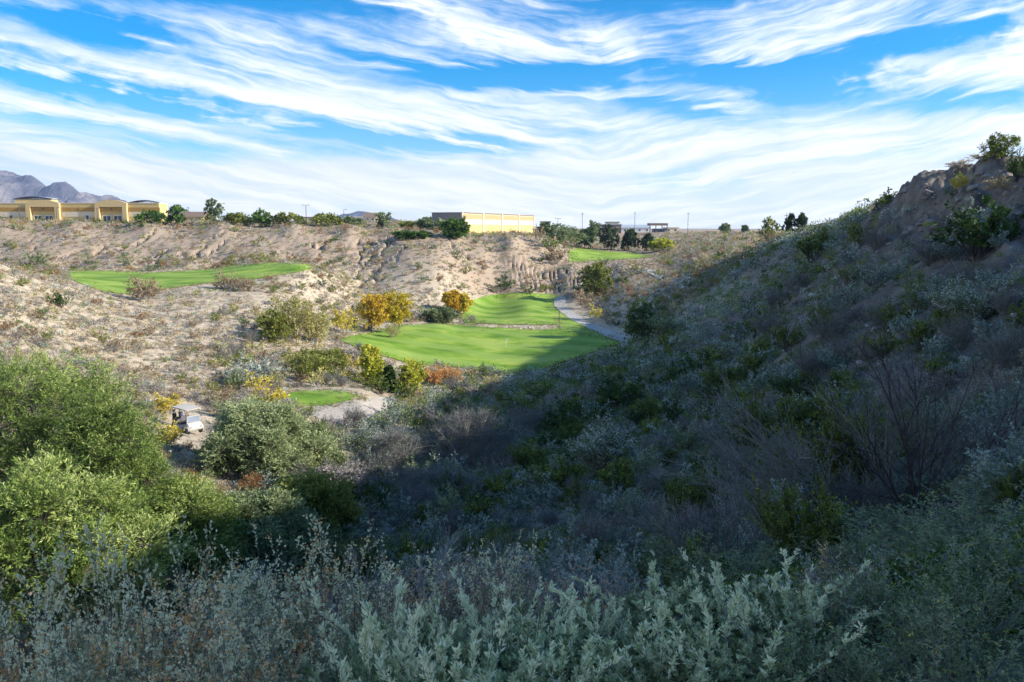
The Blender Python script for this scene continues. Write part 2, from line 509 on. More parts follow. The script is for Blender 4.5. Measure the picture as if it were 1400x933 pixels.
# ------------------------------------------------------------------ sheets draped on the ground (fairways, path)
def grass_mat():
    m, nt, out = new_mat('mown_turf')
    p = pos(nt)
    sx = nt.nodes.new('ShaderNodeSeparateXYZ'); nt.links.new(p, sx.inputs[0])
    w = noise(nt, p, .03, 2)
    diag = mth(nt, 'ADD', mth(nt, 'MULTIPLY', sx.outputs['X'], .35), mth(nt, 'MULTIPLY', sx.outputs['Y'], .93))
    st = mth(nt, 'SINE', mth(nt, 'ADD', mth(nt, 'MULTIPLY', diag, .55), mth(nt, 'MULTIPLY', w, 9)))
    n1 = noise(nt, p, .12, 4); n2 = noise(nt, p, 3, 6, .7)
    c = ramp(nt, [(.3, (.08, .19, .014)), (.5, (.19, .33, .03)), (.66, (.38, .47, .08))], n1)
    c = mixc(nt, mapr(nt, st, -.3, .6, 0, .55), c, (.30, .42, .09))
    c = mixc(nt, mapr(nt, n2, .45, .75, 0, .45), c, (.22, .26, .07))
    prin(nt, out, c, .85, bump(nt, n2, .5, .06), spec=.15)
    return m


def path_mat():
    m, nt, out = new_mat('concrete_path')
    n = noise(nt, pos(nt), 2.0, 6, .7)
    prin(nt, out, ramp(nt, [(.3, (.36, .34, .30)), (.7, (.56, .53, .48))], n), .85, bump(nt, n, .2, .02))
    return m


def sand_mat():
    m, nt, out = new_mat('pale_sand')
    n = noise(nt, pos(nt), 1.5, 6, .7)
    prin(nt, out, ramp(nt, [(.3, (.32, .28, .23)), (.7, (.52, .47, .40))], n), .95, bump(nt, n, .5, .08))
    return m


M['turf'] = grass_mat(); M['path'] = path_mat(); M['sand'] = sand_mat()


def drape(name, top, bot, mat, off, label, ys=(0, 900), nr=70, step=1.0, jag=.35):
    """sheet over the ground between an upper and a lower outline, both given where the photo shows them;
    each column is a real strip of ground with its own distance"""
    tx = [p[0] for p in top]; ty = [p[1] for p in top]; bx = [p[0] for p in bot]; by = [p[1] for p in bot]
    x0, x1 = max(tx[0], bx[0]), min(tx[-1], bx[-1])
    cols = []
    for px in np.arange(x0, x1+.01, step):
        a = np.interp(px, tx, ty)+random.uniform(-jag, jag); b = max(a+.2, np.interp(px, bx, by)+random.uniform(-jag, jag))
        ha = hit(px, a, *ys) ; hb = hit(px, b, *ys)
        if ha is None: ha = P(px, a, ys[1])
        if hb is None: continue
        f = np.linspace(0, 1, nr)[:, None]
        pts = ha[None, :2]*f + hb[None, :2]*(1-f)
        cols.append(pts)
    c = np.array(cols)
    # light smoothing between columns
    for _ in range(2): c[1:-1] = (c[:-2]+2*c[1:-1]+c[2:])/4
    z = H(c[..., 0].ravel(), c[..., 1].ravel()).reshape(c.shape[:2])+off
    v = np.concatenate([c, z[..., None]], -1)
    m_, n = c.shape[:2]; ii = np.arange(m_*n).reshape(m_, n)
    qq = np.stack([ii[:-1, :-1], ii[1:, :-1], ii[1:, 1:], ii[:-1, 1:]], -1).reshape(-1, 4)
    o = link(name, quad_mesh(name, v.reshape(-1, 3), qq, [mat], smooth=True))
    tag(o, label, kind='structure')
    if mat == M['turf']: EDGES.append(np.concatenate([c[:, 0], c[:, -1], c[0], c[-1]]))
    return o


EDGES = []
drape('fairway', [(465,463),(500,457),(545,446),(600,443),(660,448),(700,450),(740,452),(790,446),(830,462),(853,466)], [(465,466),(500,481),(560,498),(640,505),(690,512),(735,507),(800,486),(853,469)], M['turf'], .12,
      'bright green lower fairway crossed by the hill shadow', ys=(100, 190))
drape('fairway', [(632,430),(645,412),(665,405),(700,402),(740,402),(764.6,405)], [(632,436),(645,455),(668,455),(676,447.5),(700,448),(726,448),(733,455),(764.6,455)], M['turf'], .12,
      'striped green fairway beyond the lower one', ys=(190, 275))
drape('fairway', [(765,408),(772,420),(790,436),(812,450),(835,460)], [(765,455),(772,456),(790,456),(812,458),(835,464)], M['turf'], .12,
      'tapering end of the far fairway beside the path', ys=(150, 262))
drape('fairway', [(80,372),(140,371),(200,374),(260,371),(320,364),(370,360),(424,362)], [(80,374),(110,388),(140,399),(170,403),(220,397),(280,388),(340,384),(424,370)], M['turf'], .12,
      'raised green fairway below the far scarp on the left', ys=(140, 232), nr=60)
drape('fairway', [(778,343),(790,340),(830,344),(870,347),(892,350)], [(778,359),(800,358),(840,356),(870,354),(892,352)], M['turf'], .15,
      'far green fairway under the pine trees', ys=(285, 380))
drape('sand_verge', [(362,550),(380,541),(410,533),(450,531),(480,534),(500,545),(535,543),(548,556)], [(362,553),(390,560),(420,566),(436,573),(450,578),(480,580),(510,576),(548,560)], M['sand'], .04,
      'pale sandy apron round the small tee', ys=(60, 110))
drape('tee', [(370,546),(385,541),(410,536),(450,534.5),(475,537),(492,543)], [(370,548),(385,554),(405,557),(440,556),(470,551),(492,544)], M['turf'], .09,
      'small oval green tee beside the shaded brush', ys=(60, 110), nr=40)


def ribbon(name, pts, w, mat, off, label):
    """a path of even width through ground points"""
    w3 = [hit(*p) for p in pts]
    w3 = [p[:2] for p in w3 if p is not None]
    c = []
    for i in range(len(w3)-1):
        for t in np.linspace(0, 1, 14, endpoint=False): c.append(w3[i]*(1-t)+w3[i+1]*t)
    c.append(w3[-1]); c = np.array(c)
    for _ in range(8): c[1:-1] = (c[:-2]+2*c[1:-1]+c[2:])/4
    t = np.gradient(c, axis=0); t /= np.linalg.norm(t, axis=1, keepdims=True)+1e-9
    nrm = np.stack([-t[:, 1], t[:, 0]], -1)
    ks = np.linspace(-1, 1, 9)
    g = c[:, None]+nrm[:, None]*ks[None, :, None]*w/2
    z = H(g[..., 0].ravel(), g[..., 1].ravel()).reshape(g.shape[:2])+off
    v = np.concatenate([g, z[..., None]], -1); m_, n = z.shape; ii = np.arange(m_*n).reshape(m_, n)
    qq = np.stack([ii[:-1, :-1], ii[1:, :-1], ii[1:, 1:], ii[:-1, 1:]], -1).reshape(-1, 4)
    o = link(name, quad_mesh(name, v.reshape(-1, 3), qq, [mat], smooth=True)); tag(o, label, kind='structure')
    return o


ribbon('cart_path', [(766,407),(765,418),(775,428),(795,441),(815,451),(835,460),(856,466),(880,466)], 3.6, M['path'], .2, 'pale concrete cart path curving past the lower fairway')
ribbon('cart_path', [(872,372),(890,372),(905,377),(925,382),(945,388)], 4.5, M['path'], .25, 'pale path climbing past the far scrub')

# ------------------------------------------------------------------ world and sun
SUN_EL, SUN_AZ = 26.0, 98.0     # azimuth clockwise from the view direction
w = bpy.data.worlds.new('World'); SC.world = w; w.use_nodes = True
nt = w.node_tree; nt.nodes.clear()
wo = nt.nodes.new('ShaderNodeOutputWorld'); bg = nt.nodes.new('ShaderNodeBackground')
sky = nt.nodes.new('ShaderNodeTexSky'); sky.sky_type = 'NISHITA'; sky.sun_disc = False
sky.sun_elevation = R(SUN_EL); sky.sun_rotation = R(SUN_AZ)
sky.air_density = 1.0; sky.dust_density = .3; sky.ozone_density = 3.0; sky.altitude = 700
tc = nt.nodes.new('ShaderNodeTexCoord'); sp = nt.nodes.new('ShaderNodeSeparateXYZ'); nt.links.new(tc.outputs['Generated'], sp.inputs[0])
X, Y_, Z = sp.outputs
az = mth(nt, 'ARCTAN2', X, Y_); el = mth(nt, 'ARCSINE', Z)
# in degrees
az = mth(nt, 'MULTIPLY', az, 57.2958); el = mth(nt, 'MULTIPLY', el, 57.2958)


def vec(x, y, z=0.0):
    n = nt.nodes.new('ShaderNodeCombineXYZ')
    for i, k in enumerate((x, y, z)):
        if isinstance(k, (int, float)): n.inputs[i].default_value = k
        else: nt.links.new(k, n.inputs[i])
    return n.outputs[0]


warpn = noise(nt, vec(mth(nt, 'MULTIPLY', az, .09), mth(nt, 'MULTIPLY', el, .22)), 1.0, 3, .55)
wv = mth(nt, 'MULTIPLY', mth(nt, 'SUBTRACT', warpn, .5), 6.0)
# streak direction: falls to the right on the left side, rises on the right side
tilt = mth(nt, 'MULTIPLY', mth(nt, 'SUBTRACT', az, 6.0), .11)
el2 = mth(nt, 'ADD', mth(nt, 'ADD', el, wv), mth(nt, 'MULTIPLY', mth(nt, 'ABSOLUTE', tilt), -1.6))
s1 = noise(nt, vec(mth(nt, 'MULTIPLY', az, .07), mth(nt, 'MULTIPLY', el2, .33)), 1.0, 6, .62)
s2 = noise(nt, vec(mth(nt, 'MULTIPLY', az, .10), mth(nt, 'MULTIPLY', mth(nt, 'SUBTRACT', el2, mth(nt, 'MULTIPLY', wv, .55)), 1.15), 3.3), 1.0, 5, .6, .1)
s3 = noise(nt, vec(mth(nt, 'MULTIPLY', az, .5), mth(nt, 'MULTIPLY', el, .9), 8.1), 1.0, 5, .6, .3)
cl = mth(nt, 'ADD', mth(nt, 'ADD', mth(nt, 'MULTIPLY', s1, .85), mth(nt, 'MULTIPLY', s2, .90)), mth(nt, 'MULTIPLY', s3, .25))  # ~0.97 mean
cl = mth(nt, 'ADD', cl, mapr(nt, el, 1, 11.5, .27, 0.02))
cl = mth(nt, 'SUBTRACT', cl, mapr(nt, el, 20, 50, 0, .36))  # unseen overhead cloud thinned so the shade turns bluer
elw = mth(nt, 'ADD', el, mth(nt, 'MULTIPLY', mth(nt, 'SUBTRACT', s2, .5), 3.2))
azw = mth(nt, 'ADD', az, mth(nt, 'MULTIPLY', mth(nt, 'SUBTRACT', s3, .5), 8.0))
GAPS = [(730,112,90,11,0,.7),(640,104,110,11,4,.6),(1020,103,90,10,6,.8),(1085,128,50,12,5,.7),(925,150,55,7,4,.6),(1190,72,80,13,-12,.8),
        (1290,143,75,8,-3,.55),(930,250,60,11,6,.75),(470,215,120,6,3,.45),(1130,215,90,6,-3,.35),(125,38,65,13,8,.7),(110,118,110,8,8,.7),(210,142,80,7,8,.6),(560,195,110,8,3,1.1),(500,190,80,6,4,.5),(290,213,80,5,4,.4),
        (330,0,200,12,0,.6),(900,0,150,16,-4,.5),(60,160,90,8,6,.4),(690,155,70,4,4,.3)]
CLDS = [(560,150,200,12,3,.5),(830,62,40,22,20,.4),(660,35,60,18,20,.35),(1230,95,60,14,8,.4),(250,108,160,7,8,.4),(700,250,400,22,0,.5),(1150,190,200,14,-2,.4),(1380,55,30,22,30,.4),(700,130,120,7,0,.35)]
for lst, sgn in ((GAPS, -1), (CLDS, 1)):
    for px, py, rx, ry, rot, amp in lst:
        a0 = math.degrees(math.atan((px-700)/F)); d = ray(px, py); e0 = math.degrees(math.asin(d[2]/np.linalg.norm(d)))
        sx_, sy_ = math.degrees(rx/F), math.degrees(ry/F)
        dx = mth(nt, 'SUBTRACT', azw, a0); dy = mth(nt, 'SUBTRACT', elw, e0)
        c_, s_ = math.cos(R(rot)), math.sin(R(rot))
        u = mth(nt, 'ADD', mth(nt, 'MULTIPLY', dx, c_/sx_), mth(nt, 'MULTIPLY', dy, -s_/sx_))
        v = mth(nt, 'ADD', mth(nt, 'MULTIPLY', dx, s_/sy_), mth(nt, 'MULTIPLY', dy, c_/sy_))
        g = mth(nt, 'EXPONENT', mth(nt, 'MULTIPLY', mth(nt, 'ADD', mth(nt, 'MULTIPLY', u, u), mth(nt, 'MULTIPLY', v, v)), -.6))
        cl = mth(nt, 'ADD', cl, mth(nt, 'MULTIPLY', g, sgn*amp*.75))
s4 = noise(nt, vec(mth(nt, 'MULTIPLY', az, .22), mth(nt, 'MULTIPLY', mth(nt, 'SUBTRACT', el2, mth(nt, 'MULTIPLY', wv, .5)), 3.0), 5.7), 1.0, 5, .65, .1)
cl = mth(nt, 'ADD', cl, mth(nt, 'MULTIPLY', mth(nt, 'SUBTRACT', s4, .5), .38))
mask = mapr(nt, cl, .68, 1.42, 0, 1)
hs = nt.nodes.new('ShaderNodeHueSaturation'); hs.inputs['Saturation'].default_value = 1.62; hs.inputs['Value'].default_value = .95
nt.links.new(sky.outputs[0], hs.inputs['Color'])
CLOUD = 6.5
shade_c = mixc(nt, mapr(nt, mth(nt, 'ADD', s2, mth(nt, 'MULTIPLY', s4, .5)), .55, .95), (CLOUD*.74, CLOUD*.82, CLOUD*.93), (CLOUD*1.04, CLOUD*1.03, CLOUD*1.03))
col = mixc(nt, mask, hs.outputs[0], shade_c)
nt.links.new(col, bg.inputs[0]); bg.inputs[1].default_value = .125
nt.links.new(bg.outputs[0], wo.inputs[0])
w.cycles.sampling_method = 'MANUAL'; w.cycles.sample_map_resolution = 512
sl = bpy.data.lights.new('sun', 'SUN'); sl.energy = 4.8; sl.angle = R(.55); sl.color = (1.0, .93, .82)
so = link('sun', sl); so.location = (100, 0, 100)
sd = Vector((math.cos(R(SUN_EL))*math.sin(R(SUN_AZ)), math.cos(R(SUN_EL))*math.cos(R(SUN_AZ)), math.sin(R(SUN_EL))))
so.rotation_euler = sd.to_track_quat('Z', 'Y').to_euler()
SC.view_settings.view_transform = 'Standard'; SC.view_settings.look = 'None'; SC.view_settings.gamma = 1.0
SC.view_settings.exposure = .77
SC.cycles.use_denoising = True
SC.cycles.max_bounces = 4; SC.cycles.diffuse_bounces = 2; SC.cycles.transmission_bounces = 3; SC.cycles.glossy_bounces = 2

# ------------------------------------------------------------------ plant generator
def unit(v): return v/(np.linalg.norm(v, axis=-1, keepdims=True)+1e-9)


def tubes(b, c, t, r0, r1, segs=5, sides=3):
    """tapered curved stems from b over c to t (n,3); returns verts, quads"""
    n = len(b); s = np.linspace(0, 1, segs)[None, :, None]
    pts = (1-s)**2*b[:, None]+2*s*(1-s)*c[:, None]+s*s*t[:, None]
    tg = unit(np.gradient(pts, axis=1))
    a = np.where(np.abs(tg[..., 2:3]) < .9, np.array([0, 0, 1.]), np.array([1., 0, 0]))
    u = unit(np.cross(tg, a)); w_ = np.cross(tg, u)
    rr = (np.broadcast_to(np.asarray(r0).reshape(-1, 1), (n, 1))*(1-s[..., 0])+np.broadcast_to(np.asarray(r1).reshape(-1, 1), (n, 1))*s[..., 0])[..., None, None]
    an = np.arange(sides)*2*np.pi/sides
    ring = u[:, :, None]*np.cos(an)[None, None, :, None]+w_[:, :, None]*np.sin(an)[None, None, :, None]
    v = (pts[:, :, None]+ring*rr).reshape(-1, 3)
    i = np.arange(n)[:, None, None]*segs*sides+np.arange(segs-1)[None, :, None]*sides
    k = np.arange(sides)[None, None, :]; k2 = (k+1) % sides
    q = np.stack([i+k, i+k2, i+k2+sides, i+k+sides], -1).reshape(-1, 4)
    return v, q


def ribbons(o, d, L, w_, rg):
    """flat narrow quads, each with its own random facing"""
    p = unit(np.cross(d, rg.normal(size=d.shape)))*w_[:, None]/2
    tip = o+d*L[:, None]
    v = np.stack([o-p, o+p, tip+p*.35, tip-p*.35], 1).reshape(-1, 3)
    return v, np.arange(len(o)*4).reshape(-1, 4)


def leaves(o, d, L, w_, rg):
    """diamond leaves with a slight fold"""
    p = unit(np.cross(d, rg.normal(size=d.shape)))*w_[:, None]/2
    v = np.stack([o, o+d*L[:, None]*.5-p, o+d*L[:, None], o+d*L[:, None]*.5+p], 1).reshape(-1, 3)
    return v, np.arange(len(o)*4).reshape(-1, 4)


class Geo:
    def __init__(s): s.v = []; s.q = []; s.t = []; s.m = []; s.n = 0
    def add(s, vq, tint, m):
        v, q = vq
        s.v.append(v); s.q.append(q+s.n); s.n += len(v)
        s.t.append(np.broadcast_to(np.asarray(tint, float), (len(q),)) if np.ndim(tint) == 0 else tint); s.m.append(np.full(len(q), m))
    def arrays(s): return np.concatenate(s.v), np.concatenate(s.q), np.concatenate(s.t), np.concatenate(s.m)


def spray(G, rg, b, c, t, nt_, nl, twl, leaf, start=.3, tang=.8, rnd=.8, up=.3, lal=1.0, tww=.006, tone=None, flower=0, fsize=.03, leafless=0.0, stem_leaf=0, m_leaf=1):
    """twigs and leaves along curved stems"""
    n = len(b)
    s = start+(1.0-start)*rg.random((n, nt_))**.8; s = s[..., None]
    o = (1-s)**2*b[:, None]+2*s*(1-s)*c[:, None]+s*s*t[:, None]
    tg = unit(2*(1-s)*(c-b)[:, None]+2*s*(t-c)[:, None])
    d = unit(tg*tang+unit(rg.normal(size=o.shape))*rnd+np.array([0, 0, up]))
    o = o.reshape(-1, 3); d = d.reshape(-1, 3)
    L = twl*(.5+.8*rg.random(len(o)))
    if tww > 0: G.add(ribbons(o, d, L, np.full(len(o), tww), rg), 0.5, 0)
    if nl:
        keep = rg.random(len(o)) >= leafless
        o2, d2, L2 = o[keep], d[keep], L[keep]
        tt = np.clip((rg.random(len(o2)) if tone is None else np.repeat(tone, nt_)[keep]+.18*rg.normal(size=len(o2))), 0, 1)
        s2 = .1+.95*rg.random((len(o2), nl))
        oo = (o2[:, None]+d2[:, None]*(s2*L2[:, None])[..., None]).reshape(-1, 3)
        dd = unit(np.repeat(d2, nl, 0)*lal+unit(rg.normal(size=oo.shape)))
        k = .6+.8*rg.random(len(oo))
        G.add(leaves(oo, dd, leaf[0]*k, leaf[1]*k, rg), np.clip(np.repeat(tt, nl)+.15*rg.normal(size=len(oo)), 0, 1), m_leaf)
    if flower:
        tips = (o+d*L[:, None])[rg.random(len(o)) < flower]
        oo = np.repeat(tips, 7, 0)+rg.normal(size=(len(tips)*7, 3))*fsize
        dd = unit(rg.normal(size=oo.shape))
        G.add(leaves(oo, dd, np.full(len(oo), fsize*1.1), np.full(len(oo), fsize*.8), rg), rg.random(len(oo)), 2)


def shrub_geo(seed, R_=.6, ns=26, nt_=8, nl=7, th=(.1, 1.25), twl=.2, leaf=(.06, .03), sr=.012, start=.3, bulge=.15, env=(.7, 1.05), wand=0, wl=1.3, rusty=0.0, **kw):
    """a shrub one unit high and 2*R_ wide, base at the origin"""
    rg = np.random.default_rng(seed); G = Geo()
    # uneven outline: a few bulges over azimuth
    ph = rg.random(3)*6.28
    phi = rg.random(ns)*2*np.pi; u = rg.random(ns); th_ = th[0]+(th[1]-th[0])*np.sqrt(u)
    lob = 1+.16*np.sin(2*phi+ph[0])+.12*np.sin(3*phi+ph[1])
    e = (env[0]+(env[1]-env[0])*rg.random(ns))*lob
    t = np.stack([R_*np.sin(th_)*np.cos(phi), R_*np.sin(th_)*np.sin(phi), .15+.85*np.cos(th_)**.8*np.ones(ns)], -1)
    t = t*e[:, None]
    b = np.stack([rg.normal(size=ns)*R_*.08, rg.normal(size=ns)*R_*.08, np.full(ns, -.08)], -1)
    if wand:
        t[:wand] = np.stack([rg.normal(size=wand)*R_*.45, rg.normal(size=wand)*R_*.45, wl*(.8+.25*rg.random(wand))], -1)
    c = b+(t-b)*.5+np.stack([rg.normal(size=ns)*.05, rg.normal(size=ns)*.05, bulge*np.ones(ns)+.05*rg.normal(size=ns)], -1)
    G.add(tubes(b, c, t, sr, sr*.25), 0.5, 0)
    tone = np.clip(.45+.25*rg.normal(size=ns), 0, 1)
    if wand: tone[:wand] = 1.1  # long shoots take the palest tint, standing in for sun on tips
    k = int(ns*rusty)
    if k:
        kk = np.arange(ns) >= ns-k
        spray(G, rg, b[kk], c[kk], t[kk], nt_, nl, twl, (leaf[0]*.8, leaf[1]*.9), start=start, tone=tone[kk], m_leaf=2, **kw)
        b, c, t, tone = b[~kk], c[~kk], t[~kk], tone[~kk]
    spray(G, rg, b, c, t, nt_, nl, twl, leaf, start=start, tone=tone, **kw)
    return G


def crown_geo(seed, h, w_, trunk_h, lobes=10, ns=16, nt_=7, nl=7, leaf=(.2, .1), twl=.5, shape='round', lobe_r=.34, tww=.02, trunks=1, droop=0, twr=.05, limbs=True, **kw):
    """a tree in metres; returns wood and crown geometry apart"""
    rg = np.random.default_rng(seed); W = Geo(); G = Geo()
    ch = h-trunk_h
    f = (np.arange(lobes)+.5)/lobes
    f = np.clip(f+rg.normal(size=lobes)*.05, .08, .95)
    prof = {'round': np.sqrt(np.clip(1-(2*f-1.0)**2, 0, 1))*.9, 'cone': (1-f)*.95+.06, 'column': .35+.3*np.sqrt(1-f), 'dome': np.sqrt(np.clip(1-f**2, 0, 1))}[shape]
    phi = np.arange(lobes)*2.39996+rg.random()*6
    rad = (w_/2)*prof*(.35+.55*rg.random(lobes)); rad = np.minimum(rad, w_/2*.72)
    lc = np.stack([rad*np.cos(phi), rad*np.sin(phi), trunk_h+ch*(f*.8+.08)], -1)
    lr = np.minimum(w_, ch)*lobe_r*(.7+.5*rg.random(lobes))
    if shape in ('cone', 'column'): lr *= (.45+.75*(1-f))
    base = np.zeros((trunks, 3)); base[:, 2] = -.3
    if trunks > 1: base[:, :2] = rg.normal(size=(trunks, 2))*.25
    ttop = base+np.array([0, 0, trunk_h+ch*.25+.3])+np.concatenate([rg.normal(size=(trunks, 2))*w_*.07*(1 if trunks == 1 else 2), np.zeros((trunks, 1))], -1)
    cc = (base+ttop)/2+np.concatenate([rg.normal(size=(trunks, 2))*w_*.02, np.zeros((trunks, 1))], -1)
    tr = twr*h*.35
    W.add(tubes(base, cc, ttop, tr, tr*.6, 6, 8), .5, 0)
    if limbs:
        k = rg.integers(0, trunks, lobes); s = (.55+.45*rg.random(lobes))[:, None]
        o = base[k]*(1-s)**2+2*s*(1-s)*cc[k]+s*s*ttop[k]
        W.add(tubes(o, (o+lc)/2+np.array([0, 0, ch*.06]), lc, tr*.5, tr*.15, 5, 5), .5, 0)
    d = unit(rg.normal(size=(lobes*ns, 3))+np.array([0, 0, .25])); L0 = np.repeat(lr, ns)*(.7+.45*rg.random(lobes*ns))
    b = np.repeat(lc, ns, 0); t = b+d*L0[:, None]*np.array([1, 1, .85]); t[:, 2] -= droop*L0
    c = (b+t)/2+np.array([0, 0, .12])*L0[:, None]
    W.add(tubes(b, c, t, tr*.05+.004, .003, 4, 3), .5, 0)
    tone = np.clip(np.repeat(.5+.2*rg.normal(size=lobes), ns)+.15*rg.normal(size=lobes*ns), 0, 1)
    spray(G, rg, b, c, t, nt_, nl, twl, leaf, tone=tone, tww=tww, m_leaf=1, **kw)
    # the crown ends where it should: fit height and width
    a_ = np.concatenate(G.v); zt = np.percentile(a_[:, 2], 99.2); rt = np.percentile(np.hypot(a_[:, 0], a_[:, 1]), 97)
    f_ = np.array([w_/2/rt, w_/2/rt, h/zt])
    for g_ in (W, G): g_.v = [v_*f_ for v_ in g_.v]
    return W, G


# kinds of shrub: materials (wood, leaf, flower or seed) and shape
KIND = {
 'creosote_bush': dict(m=('dark_twig', 'creosote', 'yellow'), p=dict(R_=.6, th=(.05, 1.1), leaf=(.055, .028), up=.5)),
 'dark_shrub': dict(m=('dark_twig', 'darkgreen', 'white'), p=dict(R_=.65, th=(.05, 1.35), leaf=(.06, .03), up=.3)),
 'saltbush': dict(m=('grey_twig', 'saltblue', 'tan'), p=dict(R_=.7, th=(.05, 1.4), leaf=(.055, .032), up=.2)),
 'silver_shrub': dict(m=('grey_twig', 'silver', 'white'), p=dict(R_=.65, th=(.05, 1.3), leaf=(.06, .028), flower=.35, fsize=.03)),
 'rabbitbrush': dict(m=('grey_twig', 'greygreen', 'white'), p=dict(R_=.62, th=(.05, 1.15), leaf=(.06, .02), up=.7, flower=.5, fsize=.028)),
 'bare_shrub': dict(m=('grey_twig', 'mauve', 'white'), p=dict(R_=.65, ns=44, nt_=14, nl=3, th=(.05, 1.2), twl=.3, leaf=(.09, .007), up=.35, tww=.011, lal=1.6)),
 'brittlebush': dict(m=('pale_twig', 'straw', 'tan'), p=dict(R_=.7, th=(.05, 1.45), leaf=(.07, .03), up=.2)),
 'burrobush': dict(m=('grey_twig', 'greytan', 'seed'), p=dict(R_=.75, th=(.05, 1.5), leaf=(.07, .024), up=.2)),
 'tan_shrub': dict(m=('pale_twig', 'tan', 'tan'), p=dict(R_=.65, th=(.05, 1.35), leaf=(.065, .03))),
 'rust_shrub': dict(m=('bark', 'rust', 'tan'), p=dict(R_=.7, th=(.05, 1.4), leaf=(.065, .03))),
 'olive_shrub': dict(m=('bark', 'olive', 'yellow'), p=dict(R_=.65, th=(.05, 1.3), leaf=(.06, .03), up=.4)),
 'green_shrub': dict(m=('bark', 'greygreen', 'yellow'), p=dict(R_=.65, th=(.05, 1.3), leaf=(.06, .03), up=.3)),
 'bright_shrub': dict(m=('bark', 'brightgreen', 'yellow'), p=dict(R_=.65, th=(.05, 1.4), leaf=(.06, .034), up=.3)),
 'yellow_shrub': dict(m=('pale_twig', 'yellow', 'yellow'), p=dict(R_=.6, th=(.05, 1.3), leaf=(.065, .034))),
 'pale_shrub': dict(m=('pale_twig', 'paleyellow', 'yellow'), p=dict(R_=.6, th=(.05, 1.3), leaf=(.06, .03))),
 'orange_shrub': dict(m=('bark', 'orange', 'yellow'), p=dict(R_=.65, th=(.05, 1.35), leaf=(.065, .034))),
 'yellowgreen_shrub': dict(m=('bark', 'yellowgreen', 'yellow'), p=dict(R_=.6, th=(.05, 1.3), leaf=(.065, .034))),
 'sand_bush': dict(m=('pale_twig', 'straw', 'tan'), p=dict(R_=.9, ns=40, nt_=5, nl=4, th=(.05, 1.3), twl=.35, leaf=(.3, .012), up=.5, tww=.01, lal=3)),
}
LOD = {  # density factors
 'far': dict(ns=16, nt_=5, nl=5, scale=1.9),
 'mid': dict(ns=30, nt_=9, nl=8, scale=1.05),
 'near': dict(ns=60, nt_=15, nl=12, scale=.62),
}
PROTO = {}


def proto(kind, lod, i, split):
    key = (kind, lod, i, split)
    if key in PROTO: return PROTO[key]
    K = KIND[kind]; p = dict(K['p']); l = LOD[lod]
    lf = p.pop('leaf'); fac = l['ns']/30
    if kind in ('bare_shrub', 'sand_bush'):
        p['ns'] = int(p['ns']*(.4+.6*fac)); p['tww'] = p['tww']*l['scale']**.7
        lf = (lf[0], lf[1]*l['scale']**.7)
    else:
        p.update(ns=l['ns'], nt_=l['nt_'], nl=l['nl']); lf = (lf[0]*l['scale'], lf[1]*l['scale'])
        p['tww'] = .006
    R0 = p.pop('R_')
    G = shrub_geo(sum(map(ord, kind))*13+i*101, R_=R0, leaf=lf, **p)
    v, q_, t, m = G.arrays()
    mats = [M[K['m'][0]], M['foliage_'+K['m'][1]] if 'foliage_'+K['m'][1] in M else M[K['m'][1]], M[K['m'][2]]]
    if not split:
        r = quad_mesh(kind, v, q_, mats, t, m)
    else:
        out = []
        for nm, sel in (('stems', m == 0), ('foliage', m > 0)):
            if not sel.any(): continue
            qq = q_[sel]; used, inv = np.unique(qq, return_inverse=True)
            out.append((nm, quad_mesh(nm, v[used], inv.reshape(-1, 4), mats, t[sel], m[sel])))
        r = out
    PROTO[key] = (r, R0)
    return PROTO[key]


prg = random.Random(11)


def put(kind, x, y, h, w_, lod='mid', split=False, label=None, cat='shrub', group=None, name=None, z=None, var=3, sink=.03, tilt=.08):
    i = prg.randrange(var)
    r, R0 = proto(kind, lod, i, split)
    z = H(x, y)[0]-sink*h if z is None else z
    sx_ = w_/(2*R0)
    nm = name or kind
    if split:
        o = empty(nm, (x, y, z))
        for cn, me_ in r:
            c = link(cn, me_, o)
    else:
        o = link(nm, r, None, (x, y, z))
    o.scale = (sx_*prg.uniform(.92, 1.08), sx_*prg.uniform(.92, 1.08), h)
    o.rotation_euler = (prg.uniform(-tilt, tilt), prg.uniform(-tilt, tilt), prg.uniform(0, 6.28))
    tag(o, label, cat, group)
    return o


def put_px(kind, px, pyb, wpx, hpx, label, lod='mid', split=False, Y=None, cat='shrub', group=None, name=None, ymin=0):
    """plant standing where the photo shows its foot"""
    p = hit(px, pyb, ymin) if Y is None else None
    if p is None:
        Yv = Y or 300
        x = (px-700)/F*Yv*1.0/ (ray(px, pyb)[1]/1.0) * ray(px, pyb)[1]; p = np.array([x, Yv, H(x, Yv)[0]])
    s = p[1]/F
    return put(kind, p[0], p[1], max(.2, hpx*s), max(.2, wpx*s), lod, split, label, cat, group, name)


def tree(name, x, y, h, w_, trunk_h, leafk, label, cat='tree', group=None, bark='bark', seed=1, sink=.1, **kw):
    W, G = crown_geo(seed, h, w_, trunk_h, **kw)
    o = empty(name, (x, y, H(x, y)[0]-sink))
    v, q_, t, m = W.arrays(); link('trunk', quad_mesh('trunk', v, q_, [M[bark]], smooth=True), o)
    v, q_, t, m = G.arrays(); link('crown', quad_mesh('crown', v, q_, [M[bark], M['foliage_'+leafk], M['foliage_'+leafk]], t, m), o)
    tag(o, label, cat, group)
    return o


def tree_px(name, px, ytop, Y, wpx, leafk, label, trunk=.25, ground_y=None, **kw):
    """tree whose top, distance and width are read off the photograph; it stands on the ground there"""
    top = P(px, ytop, Y); g = H(top[0], Y)[0]
    h = max(1.2, top[2]-g); w_ = wpx*Y/F
    lf = kw.pop('leaf', (Y*.0022, Y*.0011))
    return tree(name, top[0], Y, h, w_, h*trunk, leafk, label, leaf=lf, twl=kw.pop('twl', w_*.09), tww=kw.pop('tww', Y*.0002), **kw)


